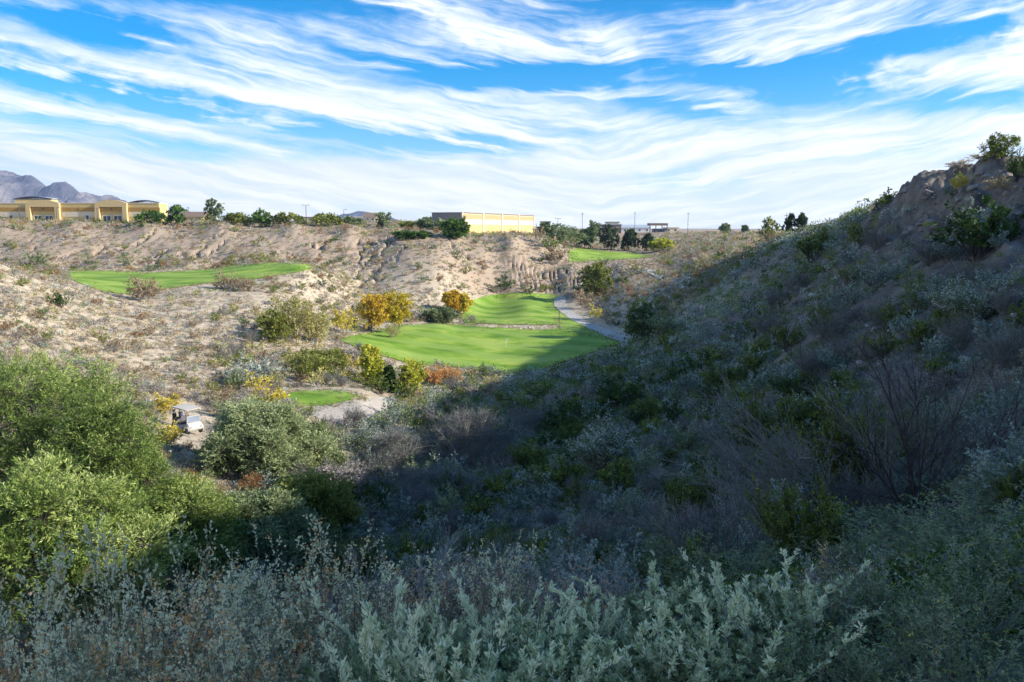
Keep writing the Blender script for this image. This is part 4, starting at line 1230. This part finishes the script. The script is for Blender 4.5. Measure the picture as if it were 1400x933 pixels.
def P_far(x, y, z, px, py):
    nz = fbm(x/9, y/9, 170, 3)
    rim = sm(y, 292, 300)*(1-sm(y, 330, 345))*(px < 760)
    right = (px > 770)*(py < 420)*(py > 318)
    foot = sm(y, 228, 240)*(1-sm(y, 256, 264))*(px < 500)
    gul = ((px > 455)*(px < 520)*(py > 335)*(py < 430))
    bowl = (px > 520)*(px < 760)*(y > 268)
    return np.clip(.22+nz*.5+1.0*rim+.9*right+.7*foot+.7*gul+.6*bowl, .04, 1)*keep_clear(x, y, px, py)


def k_far(x, y, rg):
    r = rg.random()
    for k, p in [('burrobush', .30), ('tan_shrub', .16), ('olive_shrub', .16), ('green_shrub', .13), ('rust_shrub', .10), ('brittlebush', .07), ('dark_shrub', .08)]:
        if r < p: return k
        r -= p
    return 'burrobush'


def P_floor(x, y, z, px, py):
    return ((px > 290)*(px < 680)*(py > 415)*(py < 600)*(y < 220)*(x < 0))*np.clip(.5+fbm(x/8, y/8, 180, 3)*.9, .05, 1)*keep_clear(x, y, px, py)


def k_floor(x, y, rg):
    r = rg.random()
    for k, p in [('burrobush', .24), ('tan_shrub', .14), ('olive_shrub', .18), ('pale_shrub', .14), ('green_shrub', .14), ('bare_shrub', .10), ('yellow_shrub', .06)]:
        if r < p: return k
        r -= p
    return 'burrobush'


shade = scatter(60000, dict(Y=(7, 190), p=P_shade), k_shade, lambda x, y, g: (.62+1.35*g.random(len(x))**2.2)*(.85+.55*sm(y, 20, 90)), lambda Y: .8, 1)
left = scatter(40000, dict(Y=(28, 165), p=P_left), k_left, lambda x, y, g: .34+.95*g.random(len(x))**2.4, lambda Y: 1.0, 2)
floor = scatter(5000, dict(Y=(60, 220), p=P_floor), k_floor, lambda x, y, g: 1.0+1.3*g.random(len(x)), lambda Y: 1.1, 3)
far = scatter(26000, dict(Y=(165, 520), p=P_far), k_far, lambda x, y, g: .75+1.6*g.random(len(x))**2, lambda Y: 1.25, 4)
print('scatter', len(shade), len(left), len(floor), len(far))

LAB = {  # zone, kind -> label, group
 'shade': 'on the shaded right hillside', 'left': 'on the sunlit left hillside', 'floor': 'on the valley floor among the yellow trees', 'far': 'on the far scarp and mesa'}
LOOK = {'creosote_bush': 'dark olive green bush', 'dark_shrub': 'dark green leafy bush', 'saltbush': 'blue grey saltbush', 'silver_shrub': 'silvery bush with pale tips', 'rabbitbrush': 'grey green bush with white seed tips',
 'bare_shrub': 'leafless grey shrub', 'brittlebush': 'low straw coloured bush', 'burrobush': 'low grey brown bush', 'tan_shrub': 'dry tan bush', 'rust_shrub': 'rusty brown bush', 'olive_shrub': 'olive green bush',
 'green_shrub': 'grey green bush', 'yellow_shrub': 'mustard yellow bush', 'pale_shrub': 'pale yellow bush'}
SIZEW = {'shade': 1.45, 'left': 1.7, 'floor': 1.3, 'far': 1.6}
QUOTA = {'shade': 720, 'left': 340, 'floor': 140, 'far': 420}
count = {}; rest = []
for zone, lst in (('shade', shade), ('left', left), ('floor', floor), ('far', far)):
    lst.sort(key=lambda e: -e[5]/e[1])
    used = 0
    for x, y, z, px, py, sz, kd in lst:
        if used < QUOTA[zone] and count.get(kd, 0) < 270:
            used += 1; count[kd] = count.get(kd, 0)+1
            lod = 'near' if y < 28 else ('mid' if y < 75 else 'far')
            put(kd, x, y, sz, sz*SIZEW[zone]*prg.uniform(.8, 1.2), lod, False, LOOK[kd]+' '+LAB[zone], 'shrub', LOOK[kd]+' plants '+LAB[zone])
        else: rest.append((x, y, z, sz, kd, zone))
print('things', count, 'rest', len(rest))


def mass(name, items, label, seed):
    """low scrub nobody could count: small tufts of twigs and leaves in one mesh"""
    rg = np.random.default_rng(seed); mats = sorted({KIND[k]['m'][1] for _, _, _, _, k, _ in items}); mi = {m: i for i, m in enumerate(mats)}
    V_, T_, I_ = [], [], []
    for x, y, z, sz, kd, zone in items:
        L0 = min(sz*.34, max(.035, .0026*y)); n = int(np.clip(9.0*(sz/L0)**1.5, 46, 900))
        d = unit(rg.normal(size=(n, 3))*np.array([1, 1, .8])+np.array([0, 0, .35])); d[:, 2] = np.abs(d[:, 2])
        r_ = rg.random(n)**.5
        o = d*r_[:, None]*np.array([sz*.75, sz*.75, sz*.8])*.9+np.array([x, y, z])
        L = L0*(.6+.8*rg.random(n)); ld = unit(d+rg.normal(size=d.shape)*.9)
        v, _ = leaves(o, ld, L, L*(.42), rg); V_.append(v); T_.append(np.clip(.5+.25*rg.normal(size=n)+.2*rg.normal(), 0, 1)); I_.append(np.full(n, mi[KIND[kd]['m'][1]]))
    V_ = np.concatenate(V_); q_ = np.arange(len(V_)).reshape(-1, 4)
    o = link(name, quad_mesh(name, V_, q_, [M['foliage_'+m] for m in mats], np.concatenate(T_), np.concatenate(I_)))
    tag(o, label, kind='stuff'); return o


# tiny tufts and litter between the shrubs
def tufts(n, Yr, xr, cond, sizes, kinds, zone, seed):
    rg = np.random.default_rng(seed); y = np.exp(rg.uniform(math.log(Yr[0]), math.log(Yr[1]), n)); px = rg.uniform(*xr, n); x = (px-700)/F*y; z = H(x, y)
    dep = y*CP-z*SP; ppx = 700+F*x/dep; ppy = 466.5-F*(y*SP+z*CP)/dep
    ok = cond(x, y, z, ppx, ppy) & (keep_clear(x, y, ppx, ppy)) & (ppy < 960) & visible(x, y, z+.3)
    return [(x[i], y[i], z[i], rg.uniform(*sizes), kinds[rg.integers(len(kinds))], zone) for i in np.where(ok)[0]]
t1 = tufts(20000, (30, 165), (-60, 700), lambda x, y, z, px, py: (rng.random(len(x)) < P_left(x, y, z, px, py)), (.18, .6), ['burrobush', 'burrobush', 'saltbush', 'tan_shrub', 'brittlebush'], 'left', 21)
t2 = tufts(22000, (4, 170), (500, 2300), lambda x, y, z, px, py: (rng.random(len(x)) < P_shade(x, y, z, px, py)*.9+.12), (.15, .5), ['dark_shrub', 'dark_shrub', 'creosote_bush', 'creosote_bush', 'saltbush', 'burrobush'], 'shade', 22)  # dark kinds favoured so the gaps between shrubs look deeper in shade
t3 = tufts(26000, (165, 420), (-60, 1100), lambda x, y, z, px, py: (rng.random(len(x)) < .5), (.35, .95), ['burrobush', 'creosote_bush', 'tan_shrub', 'rust_shrub', 'olive_shrub'], 'far', 23)
mass('scrub_undergrowth', [r for r in rest if r[5] == 'shade']+t2, 'low undergrowth covering the shaded hillside', 31)
fr_ = []
frg = np.random.default_rng(5)
for ed in EDGES:
    L_ = len(ed)
    for i in frg.integers(0, L_, int(L_*2.2)):
        x, y = ed[i]; j = y*.006
        x += frg.normal()*j; y += frg.normal()*j*2.5
        fr_.append((x, y, H(x, y)[0], frg.uniform(.12, .4)*(y/130)**.5, ['brittlebush', 'olive_shrub', 'tan_shrub', 'green_shrub'][frg.integers(4)], 'left'))
mass('rough_grass', fr_, 'ragged rough grass along the edges of the turf', 35)
mass('scrub_undergrowth', [r for r in rest if r[5] in ('left', 'floor')]+t1, 'low dry scrub tufts covering the sunlit hillside', 32)
mass('scrub_undergrowth', [r for r in rest if r[5] == 'far']+t3, 'low scrub tufts covering the far scarp and mesa', 33)
# ------------------------------------------------------------------ buildings, poles, mountains, golf cart
M['yellow_wall'] = flat_mat('yellow_wall', (.60, .46, .20), .9)
M['cream_wall'] = flat_mat('cream_wall', (.72, .62, .44), .9)
M['ochre_band'] = flat_mat('ochre_band', (.42, .25, .07), .9)
M['white_wall'] = flat_mat('white_wall', (.74, .72, .68), .9)
M['brown_roof'] = flat_mat('brown_roof', (.24, .17, .13), .9)
M['dark_metal'] = flat_mat('dark_metal', (.09, .10, .12), .5, .3)
M['grey_metal'] = flat_mat('grey_metal', (.30, .32, .34), .5, .5)
M['grey_roof'] = flat_mat('grey_roof', (.42, .48, .52), .6)
M['window_glass'] = flat_mat('window_glass', (.04, .05, .06), .08, spec=.6)
M['white_frame'] = flat_mat('white_frame', (.75, .75, .73), .6)
M['pilaster'] = flat_mat('pilaster', (.64, .48, .24), .9)


def zz(py, Y): return (HZ-py)/F*Y
def xx(px, Y): return (px-700)/F*Y


# long yellow building with arched parapets
YA = 336
A = empty('school_building', (xx(40, YA), YA, H(xx(40, YA), YA)[0]-.3)); ox, oz = A.location.x, A.location.z
tag(A, 'long yellow building with arched parapets on the mesa at the left', 'building')
def ax(px): return xx(px, YA)-ox
def az_(py): return zz(py, YA)-oz
z0 = -1.0
MB().box(ax(-190), ax(223), .6, 9, z0, az_(279.5)).build('wall', M['yellow_wall'], A)
MB().box(ax(-190), ax(223.4), .45, 9.2, az_(279.3), az_(278.3)).build('parapet_cap', M['cream_wall'], A)
for a_, b_ in ((-185, -105), (-58, 43), (92, 136), (182, 224)):
    MB().box(ax(a_), ax(b_), .45, .7, az_(290), az_(284.5)).build('wall_band', M['ochre_band'], A)
    MB().box(ax((a_+b_)/2-.9), ax((a_+b_)/2+.9), .36, .5, az_(288.2), az_(286.4)).build('wall_lamp', M['dark_metal'], A)
    MB().box(ax(a_), ax(b_), .5, .72, az_(297), az_(290)).build('wall_panel', M['cream_wall'], A)
for a_, b_ in ((-103, -60), (45, 90), (138, 181)):
    xa, xb = ax(a_), ax(b_)
    pts = [(xa, az_(284)), (xb, az_(284))]+[(xb+(xa-xb)*t, az_(278.5-4.2*math.sin(math.pi*t))) for t in np.linspace(0, 1, 17)]
    pa = MB().prism(pts, -.6, 1.2).build('arched_parapet', M['pilaster'], A)
    for c in (a_, b_-6):
        MB().box(ax(c), ax(c+6), -.8, .75, z0, az_(283.9)).build('pilaster', M['pilaster'], A)
    MB().box(ax(a_+6.1), ax(b_-6.1), -.1, .7, az_(289), az_(284.6)).build('wall_band', M['ochre_band'], A)
    MB().box(ax((a_+b_)/2-1), ax((a_+b_)/2+1), -.25, -.08, az_(287.6), az_(285.8)).build('wall_lamp', M['dark_metal'], A)
    for k in range(2):
        u0 = a_+8+k*15; f_ = MB()
        for (x0, x1, p0, p1) in ((u0, u0+.7, 303, 295), (u0+11, u0+11.7, 303, 295), (u0+5.5, u0+6.1, 303, 295), (u0+.7, u0+5.5, 295.8, 295), (u0+6.1, u0+11, 295.8, 295)):
            f_.box(ax(x0), ax(x1), .38, .62, az_(p0), az_(p1))
        fr = f_.build('door', M['white_frame'], A)
        MB().box(ax(u0+.7), ax(u0+11), .5, .61, az_(303), az_(295.8)).build('glass', M['window_glass'], fr)
for c in (20, 123):
    f_ = MB().box(ax(c), ax(c+5), .4, .62, az_(301), az_(294.5)).build('window', M['white_frame'], A)
    MB().box(ax(c+.6), ax(c+4.4), .34, .41, az_(300.4), az_(295.1)).build('glass', M['window_glass'], f_)
MB().box(ax(24), ax(73), 3, 8.5, az_(279), az_(273.2)).build('upper_storey', M['yellow_wall'], A)
def arch_truss(a_, b_, base, rise, y0):
    m_ = MB(); n = 13; up = []; lo = []
    for t in np.linspace(0, 1, n):
        x = ax(a_)+(ax(b_)-ax(a_))*t; up.append((x, y0, az_(base-rise*math.sin(math.pi*t)))); lo.append((x, y0, az_(base)))
    m_.tube(up, .22, n=6).tube([lo[0], lo[-1]], .16, n=6)
    for i in range(1, n-1): m_.tube([up[i], lo[i]], .1, n=5); m_.tube([lo[i], up[i+1 if i < n//2 else i-1]], .08, n=5)
    up2 = [(x, y+5, z) for x, y, z in up]; m_.tube(up2, .22, n=6)
    m_.build('roof_truss', M['dark_metal'], A)
    pts = [(u[0], u[2]+.25) for u in up]; pts = pts+[(x, z-.18) for x, z in pts[::-1]]
    MB().prism(pts, y0+.4, y0+4.6).build('curved_roof', M['grey_roof'], A)
arch_truss(22, 75, 273.2, 3.2, 3.0); arch_truss(179, 223, 278.6, 3.4, 1.6)

# yellow flat building with shade painted on its side wall
B = empty('warehouse', (-20.6, 330, -2.0)); B.rotation_euler = (0, 0, math.atan2(82, 31.6))
tag(B, 'flat roofed yellow and cream building with side wall darkened for shade above the far slope', 'building')
hB = 8.06; LB = 88; WB = 13.5
MB().box(0, LB, 0, WB, -2, hB).build('wall', M['cream_wall'], B)
MB().box(.3, LB-.3, -.12, .02, hB-2.3, hB-.35).build('upper_band', M['ochre_band'] if 0 else flat_mat('tan_band', (.47, .35, .18)), B)
MB().box(.3, LB-.3, -.10, .02, -1.5, hB-4.6).build('lower_band', M['yellow_wall'], B)
for k in range(5):
    MB().box(k*LB/4-.4 if k else 0, k*LB/4+.9 if k < 4 else LB, -.35, .01, -1.8, hB+.25).build('pilaster', M['cream_wall'], B)
MB().box(-.2, LB+.2, -.25, WB+.2, hB+.002, hB+.35).build('parapet_cap', M['brown_roof'], B)
MB().box(-.14, .02, .3, WB, -1.8, hB-.02).build('side_wall', flat_mat('shade_painted_wall', (.27, .24, .23)), B)  # darker coat paints the shade of the face turned from the sun
MB().box(-.22, -.12, .3, WB, -1.8, hB-3.3).build('side_panel', flat_mat('shade_painted_panel', (.42, .40, .38)), B)  # panel greyed by the same painted shade
for k in range(0):
    f_ = MB().box(6+k*12, 8.4+k*12, -.18, -.05, .6, 2.6).build('window', M['white_frame'], B)
    MB().box(6.2+k*12, 8.2+k*12, -.24, -.17, .8, 2.4).build('glass', M['window_glass'], f_)


def house(name, pa, pb, pyt, Y, dep, wall, roofm, roof_h, label, flat=False, win=2, px_roof=None):
    xa, xb = xx(pa, Y), xx(pb, Y); zt = zz(pyt, Y); g = H((xa+xb)/2, Y)[0]-.4; w_ = xb-xa
    o = empty(name, ((xa+xb)/2, Y, g)); tag(o, label, 'building'); h = zt-g-roof_h
    h = max(h, 2.4)
    MB().box(-w_/2, w_/2, 0, dep, -1, h).build('wall', M[wall], o)
    if flat:
        MB().box(-w_/2-.4, w_/2+.4, -.4, dep+.4, h+.003, h+roof_h).build('roof', M[roofm], o)
    else:
        MB().prismx([(-.5, h+.003), (dep+.5, h+.003), (dep/2, h+roof_h)], -w_/2-.5, w_/2+.5).build('roof', M[roofm], o)
    for k in range(win):
        x = -w_/2+w_*(k+.5)/win
        f_ = MB().box(x-.7, x+.7, -.08, .05, h*.35, h*.75).build('window', M['white_frame'], o)
        MB().box(x-.58, x+.58, -.12, -.07, h*.39, h*.71).build('pane', M['window_glass'], f_)
    return o
house('house', 252, 283, 290, 400, 10, 'yellow_wall', 'brown_roof', 2.6, 'small yellow house with a dark pitched roof right of the long building', win=3)
house('garden_wall', 284, 300, 297.5, 395, .5, 'yellow_wall', 'yellow_wall', .2, 'low yellow wall beside the tall grey green tree', True, 0)
house('house', 416, 437, 297, 410, 10, 'cream_wall', 'brown_roof', .5, 'cream flat house behind the street lamp', True)
house('house', 488, 522, 298, 420, 12, 'white_wall', 'white_wall', .4, 'pale flat house on the skyline left of the warehouse', True, 3)
house('house', 500, 516, 301, 405, 7, 'cream_wall', 'brown_roof', 2.2, 'small tan roofed house in front of the pale flat house', win=2)
house('shed', 739, 752, 303, 450, 8, 'brown_roof', 'dark_metal', .4, 'dark box shaped shed right of the warehouse', True, 1)
house('clubhouse', 815, 848, 306.5, 560, 14, 'brown_roof', 'grey_roof', .6, 'low dark building behind the dark pines', True, 3)
house('clubhouse', 828, 845, 303.5, 575, 8, 'cream_wall', 'brown_roof', .5, 'small raised tan block behind the low dark building', True, 1)
house('warehouse', 838, 888, 307.5, 600, 20, 'white_wall', 'grey_roof', 2.2, 'long low shed with a pale blue grey roof on the skyline', win=5)
house('house', 908, 926, 311, 580, 10, 'cream_wall', 'cream_wall', .3, 'low cream wall right of the dark canopy', True, 2)
# canopy on legs
cx0, cx1, YC = xx(886, 540), xx(911, 540), 540
cg = H((cx0+cx1)/2, YC)[0]-.3; o = empty('canopy_shelter', ((cx0+cx1)/2, YC, cg)); tag(o, 'dark flat canopy on posts standing on the far skyline', 'shelter'); wC = cx1-cx0; hC = zz(305.5, YC)-cg
MB().box(-wC/2, wC/2, 0, 9, hC-1.6, hC).build('roof', M['brown_roof'], o)
MB().box(-wC/2+3, wC/2-.4, .8, 8, 0, hC-3.6).build('wall', M['dark_metal'], o)
for px_ in (-wC/2+.2, -wC/6, wC/6, wC/2-.7): MB().box(px_, px_+.5, .2, .7, -.5, hC-1.603).build('post', M['dark_metal'], o)


def pole(px, yt, Y, label, kind='utility_pole', heads=1):
    x = xx(px, Y); g = H(x, Y)[0]; h = zz(yt, Y)-g; o = empty(kind, (x, Y, g-.2)); tag(o, label, 'street lamp' if 'lamp' in kind else 'pole')
    MB().tube([(0, 0, 0), (0, 0, h+.2)], .16, .10, 8).build('post', M['dark_metal'], o)
    if 'lamp' in kind:
        for s in ((1,) if heads == 1 else (-1, 1)):
            a_ = MB().tube([(0, 0, h), (s*1.1, 0, h+.15)], .06, .05, 6).build('arm', M['dark_metal'], o)
            MB().box(s*1.1-.45, s*1.1+.45, -.2, .2, h+.02, h+.22).build('lamp_head', M['dark_metal'], a_)
    else:
        MB().box(-.9, .9, -.07, .07, h-.8, h-.62).build('crossarm', M['bark'], o)
    return o
pole(308, 279, 330, 'tall lamp post right of the tall grey green tree', 'street_lamp')
pole(422, 281, 330, 'tall lamp post in front of the cream flat house', 'street_lamp', 2)
pole(473, 287, 380, 'lamp post above the spreading tree left of the pale flat house', 'street_lamp')
pole(536, 290, 400, 'thin pole left of the warehouse')
pole(762, 299, 400, 'short lamp post with two heads left of the dark pines', 'street_lamp', 2)
pole(795, 291, 420, 'thin pole behind the first dark pine')
pole(866, 290, 480, 'tall thin pole above the long pale roof')
pole(938, 291, 480, 'tall thin pole right of the dark canopy')
pole(1071, 292, 300, 'thin pole beside the dark pair of ridge trees')
pole(263, 283, 420, 'thin pole above the small yellow house')
pole(35, 282, 329, 'lamp post in front of the long building near the photo edge', 'street_lamp')
pole(85, 284, 329, 'lamp post at the first arched portal of the long building', 'street_lamp')
pole(140, 285, 329, 'lamp post at the second arched portal of the long building', 'street_lamp')


# ---- mountains
def mountain_mat():
    m, nt, out = new_mat('mountain_rock')
    p = pos(nt); n1 = noise(nt, p, .004, 8, .65); n2 = noise(nt, p, .02, 6, .7)
    c = ramp(nt, [(.3, (.08, .08, .10)), (.5, (.16, .15, .165)), (.68, (.38, .33, .30))], n1)  # dark stops carry some blue, painting in the tint of distance
    c = mixc(nt, mapr(nt, n2, .5, .7, 0, .5), c, (.12, .13, .11))
    prin(nt, out, c, .95, bump(nt, n2, .8, 30), spec=.05)
    return m
M['mountain'] = mountain_mat()
def mountain(name, prof, Y0, depth, step, label, amp):
    px = np.arange(prof[0][0], prof[-1][0], step); ys = np.linspace(-depth, depth*1.2, 90)
    XX = xx(px, Y0)[:, None]*np.ones(len(ys)); YY = (Y0+ys)[None]*np.ones((len(px), 1))
    top = 1.05*zz(np.interp(px, [a_ for a_, _ in prof], [b_ for _, b_ in prof]), Y0)[:, None]
    f = np.clip(1-np.abs(ys[None])/depth, 0, 1)**1.05
    rid = 1-np.abs(fbm(XX/700+fbm(XX/900, YY/900, 201, 3)*.5, YY/1300, 202, 6))*2
    rid2 = fbm(XX/180, YY/260, 205, 5)
    Z = top*f+(rid-.75)*amp*(np.abs(ys[None])/depth*3).clip(.12, 1)*(f > 0)*np.clip(top/200, .1, 1)+rid2*amp*.5
    Z = np.where(f <= 0, -120, Z)
    ii = np.arange(XX.size).reshape(XX.shape); qq = np.stack([ii[:-1, :-1], ii[1:, :-1], ii[1:, 1:], ii[:-1, 1:]], -1).reshape(-1, 4)
    o = link(name, quad_mesh(name, np.stack([XX, YY, Z], -1).reshape(-1, 3), qq, [M['mountain']], smooth=False)); tag(o, label, kind='structure')
mountain('mountains', [(-420, 215), (-260, 190), (-140, 205), (-60, 215), (0, 232), (20, 239), (45, 250), (62, 255), (78, 262), (95, 254), (108, 259), (118, 266), (127, 262), (142, 270), (151, 267), (172, 278), (210, 292), (260, 306)], 5200, 1300, 1.6, 'rocky blue grey mountains behind the long building', 170)
mountain('mountains', [(380, 312), (440, 300), (468, 294), (490, 291), (515, 295), (560, 302), (640, 312)], 6200, 900, 4, 'low blue hill on the horizon', 60)

# ---- small pale rocks by the fairway and on the slopes
def rock(x, y, s, label, group, mat, seed):
    import bmesh
    bm = bmesh.new(); bmesh.ops.create_icosphere(bm, subdivisions=2, radius=s)
    rr = random.Random(seed)
    pl = [(Vector((rr.gauss(0, 1), rr.gauss(0, 1), rr.gauss(0, 1))).normalized(), rr.uniform(.55, .85)) for _ in range(7)]
    for v in bm.verts:
        for n, d_ in pl:
            k = v.co.dot(n)-d_*s
            if k > 0: v.co -= n*k
        v.co.z *= .7
    me_ = bpy.data.meshes.new('rock'); bm.to_mesh(me_); bm.free(); me_.materials.append(mat)
    o = link('rock', me_, None, (x, y, H(x, y)[0]+s*.15)); o.rotation_euler = (0, 0, rr.uniform(0, 6)); tag(o, label, 'rock', group); return o
M['cliff_rock'] = flat_mat('cliff_rock', (.27, .235, .205), .95, var=.35, scale=5)
M['rock'] = flat_mat('rock', (.48, .43, .38), .95, var=.3, scale=4)
for k in range(5):
    p = hit(712+k*4+random.uniform(-1, 1), 450.5+random.uniform(-.6, .8))
    if p is not None: rock(p[0], p[1]+1, random.uniform(.3, .6), 'pale rock in the strip between the two fairways', 'pale rocks between the fairways', M['rock'], k)
rk = np.random.default_rng(77)
for k in range(46):
    px, py = rk.uniform(980, 1400), rk.uniform(380, 640); p = hit(px, py)
    if p is not None: rock(p[0], p[1], rk.uniform(.08, .22)*(1+p[1]/60), 'pale stone lying on the shaded hillside', 'pale stones on the shaded hillside', M['rock'], 50+k)

for k in range(70):
    px = rk.uniform(1190, 1400); py = np.interp(px, [1190, 1262, 1400], [285, 245, 232])+rk.uniform(0, 75)
    p = hit(px, py)
    if p is not None and p[1] < 110: rock(p[0], p[1], rk.uniform(.14, .5), 'brown broken rock on the eroded ridge cliff', 'broken rocks on the ridge cliff', M['cliff_rock'], 200+k)

# ---- flag on the green
p = hit(692, 476); o = empty('golf_flag', (p[0], p[1], p[2]+.1)); tag(o, 'pale golf flag on a thin pole on the lower fairway', 'flag')
MB().tube([(0, 0, 0), (0, 0, 1.7)], .025, .025, 8).build('pole', M['white_frame'], o)
MB().box(.03, .5, -.012, .012, 1.38, 1.68).build('flag_cloth', M['white_frame'], o)

# ---- golf cart
cp = hit(257, 591, 30); C0 = empty('golf_cart', (cp[0], cp[1], cp[2]+.02)); C0.rotation_euler = (0, 0, math.atan2(-.62, .78)); tag(C0, 'white golf cart with pale roof parked below the sunlit hillside', 'golf cart')
M['cart_white'] = flat_mat('cart_white', (.52, .51, .47), .35, var=.03, spec=.5)
M['cart_dark'] = flat_mat('cart_dark', (.03, .03, .035), .6, spec=.4)
M['cart_cream'] = flat_mat('cart_cream', (.58, .53, .43), .5, var=.03)
M['cart_seat'] = flat_mat('cart_seat', (.10, .09, .10), .6)
M['tyre'] = flat_mat('tyre', (.025, .025, .025), .85)
M['steel'] = flat_mat('steel', (.55, .55, .55), .35, .8)
M['shield'] = flat_mat('tinted_windscreen', (.25, .30, .38), .25, spec=.5)
M['blue_cloth'] = flat_mat('blue_cloth', (.05, .07, .16), .8)
# local +x is forward
MB().prism([(-1.15, .30), (.72, .26), (.72, .36), (-.05, .38), (-.10, .62), (-1.15, .66)], -.58, .58).build('body', M['cart_white'], C0, bevel=.02)
MB().prism([(.74, .28), (1.22, .34), (1.28, .52), (1.10, .80), (.86, .92), (.74, .62)], -.56, .56).build('front_cowl', M['cart_white'], C0, bevel=.03)
for s in (-1, 1):
    pts = [(.50, .30), (.56, .58), (.80, .70), (1.10, .66), (1.24, .50), (1.24, .34), (1.16, .34), (1.08, .52), (.86, .56), (.68, .44), (.62, .30)]
    MB().prism(pts, s*.575-.03+.03*s, s*.575+.03+.03*s).build('fender', M['cart_white'], C0)
MB().box(-.62, -.10, -.52, .52, .665, .80).build('seat', M['cart_seat'], C0, bevel=.03)
MB().prism([(-.62, .802), (-.52, .802), (-.62, 1.18), (-.70, 1.18)], -.52, .52).build('seat_back', M['cart_seat'], C0, bevel=.02)
MB().prism([(-1.22, 1.86), (1.0, 1.86), (1.06, 1.90), (.95, 1.945), (-.1, 1.97), (-1.15, 1.945), (-1.26, 1.90)], -.62, .62).build('roof', M['cart_cream'], C0, bevel=.012)
for s in (-1, 1):
    MB().tube([(-1.0, s*.54, .66), (-1.02, s*.56, 1.87)], .022, n=8).build('roof_post', M['cart_dark'], C0)
    MB().tube([(.80, s*.54, .85), (.88, s*.56, 1.3), (.70, s*.56, 1.87)], .022, n=8).build('roof_post', M['cart_dark'], C0)
ws = MB().prism([(.86, .93), (.89, .93), (.92, 1.36), (.89, 1.36)], -.50, .50).build('windscreen', M['shield'], C0)
fr = MB()
for a_ in ((-.54, -.502), (.502, .54)): fr.prism([(.85, .90), (.90, .90), (.93, 1.40), (.88, 1.40)], *a_)
fr.prism([(.88, 1.363), (.93, 1.363), (.93, 1.41), (.88, 1.41)], -.50, .50)
fr.build('frame', M['cart_white'], ws)
sw = MB(); sw.tube([(.45+.10*math.cos(t), -.25+.18*math.sin(t), 1.0+.13*math.cos(t)) for t in np.linspace(0, 2*math.pi, 20)], .014, n=6); sw.tube([(.45, -.25, 1.0), (.74, -.25, .80)], .02, n=6)
sw.build('steering_wheel', M['cart_dark'], C0)
MB().box(-1.42, -1.16, -.50, .50, .36, .42).box(-1.42, -1.38, -.50, .50, .42, .62).build('bag_rack', M['cart_dark'], C0)
MB().box(-.1, .70, -.5, .5, .385, .40).build('floor_mat', M['cart_dark'], C0)
for s in (-1, 1):
    for xw in (-.78, .92):
        wl = empty('wheel', (xw, s*.52, .23)); wl.parent = C0
        n_s = 20; pr = [(-.09, .14), (-.09, .20), (-.06, .23), (.06, .23), (.09, .20), (.09, .14)]
        def lathe(pr, nm, mt):
            m_ = MB(); vs = []; fs = []; k_ = len(pr)
            for i in range(n_s):
                an = 2*math.pi*i/n_s
                for (yy, r_) in pr: vs.append((r_*math.cos(an), yy, r_*math.sin(an)))
            for i in range(n_s):
                for j in range(k_-1): a0 = i*k_+j; b0 = ((i+1) % n_s)*k_+j; fs.append((a0, a0+1, b0+1, b0))
            m_.add(vs, fs); return m_.build(nm, mt, wl)
        lathe(pr, 'tyre', M['tyre']); lathe([(-.085, .0), (-.085, .10), (-.04, .139), (.04, .139), (.085, .10), (.085, .0)], 'rim', M['steel'])
for s in (-1, 1):
    MB().box(1.19, 1.27, s*.40-.08, s*.40+.08, .56, .64).build('headlight', M['steel'], C0)
mat_cart = C0.matrix_basis.copy() if hasattr(C0, 'matrix_basis') else Matrix()
def bag(dx, dy, body, top, label):
    rot = C0.rotation_euler.z; c_, s_ = math.cos(rot), math.sin(rot)
    o = empty('golf_bag', (C0.location.x+dx*c_-dy*s_, C0.location.y+dx*s_+dy*c_, C0.location.z+.43)); o.rotation_euler = (0, -.16, rot); tag(o, label, 'golf bag')
    MB().tube([(0, 0, 0), (0, 0, .45), (0, 0, .86)], .14, .155, 14).build('bag_body', body, o)
    MB().tube([(0, 0, .862), (0, 0, .93)], .165, .165, 14).build('bag_collar', top, o)
    MB().box(-.24, -.145, -.09, .09, .12, .55).build('pocket', top, o)
    for k in range(6):
        an = k*1.05; a_ = .09*math.cos(an); b_ = .09*math.sin(an); hh_ = 1.08+.07*math.sin(k*2.1)
        c = MB().tube([(a_*.8, b_*.8, .6), (a_, b_, hh_)], .010, n=5).build('club', M['steel'], o)
        MB().box(a_-.03, a_+.07, b_-.03, b_+.03, hh_, hh_+.07).build('club_head', M['cart_dark'] if k % 2 else M['cart_white'], c)
bag(-1.27, -.27, M['cart_dark'], M['cart_white'], 'dark golf bag with a white collar on the near side of the cart rack')
bag(-1.27, .25, M['blue_cloth'], M['cart_dark'], 'dark blue golf bag on the far side of the cart rack')

# ---- the air: everything stands inside one closed box of thin even haze
hz = MB().box(-7700, 7700, -7700, 7700, -130, 640).build('haze', M['steel'])
m_, nt_h, out_h = new_mat('thin_air'); pv = nt_h.nodes.new('ShaderNodeVolumePrincipled')
pv.inputs['Color'].default_value = (.42, .62, 1.0, 1); pv.inputs['Density'].default_value = .00007; pv.inputs['Anisotropy'].default_value = .2
nt_h.links.new(pv.outputs[0], out_h.inputs['Volume']); m_.cycles.homogeneous_volume = True
hz.data.materials.clear(); hz.data.materials.append(m_); tag(hz, 'thin blue distance haze over the whole landscape', kind='stuff')
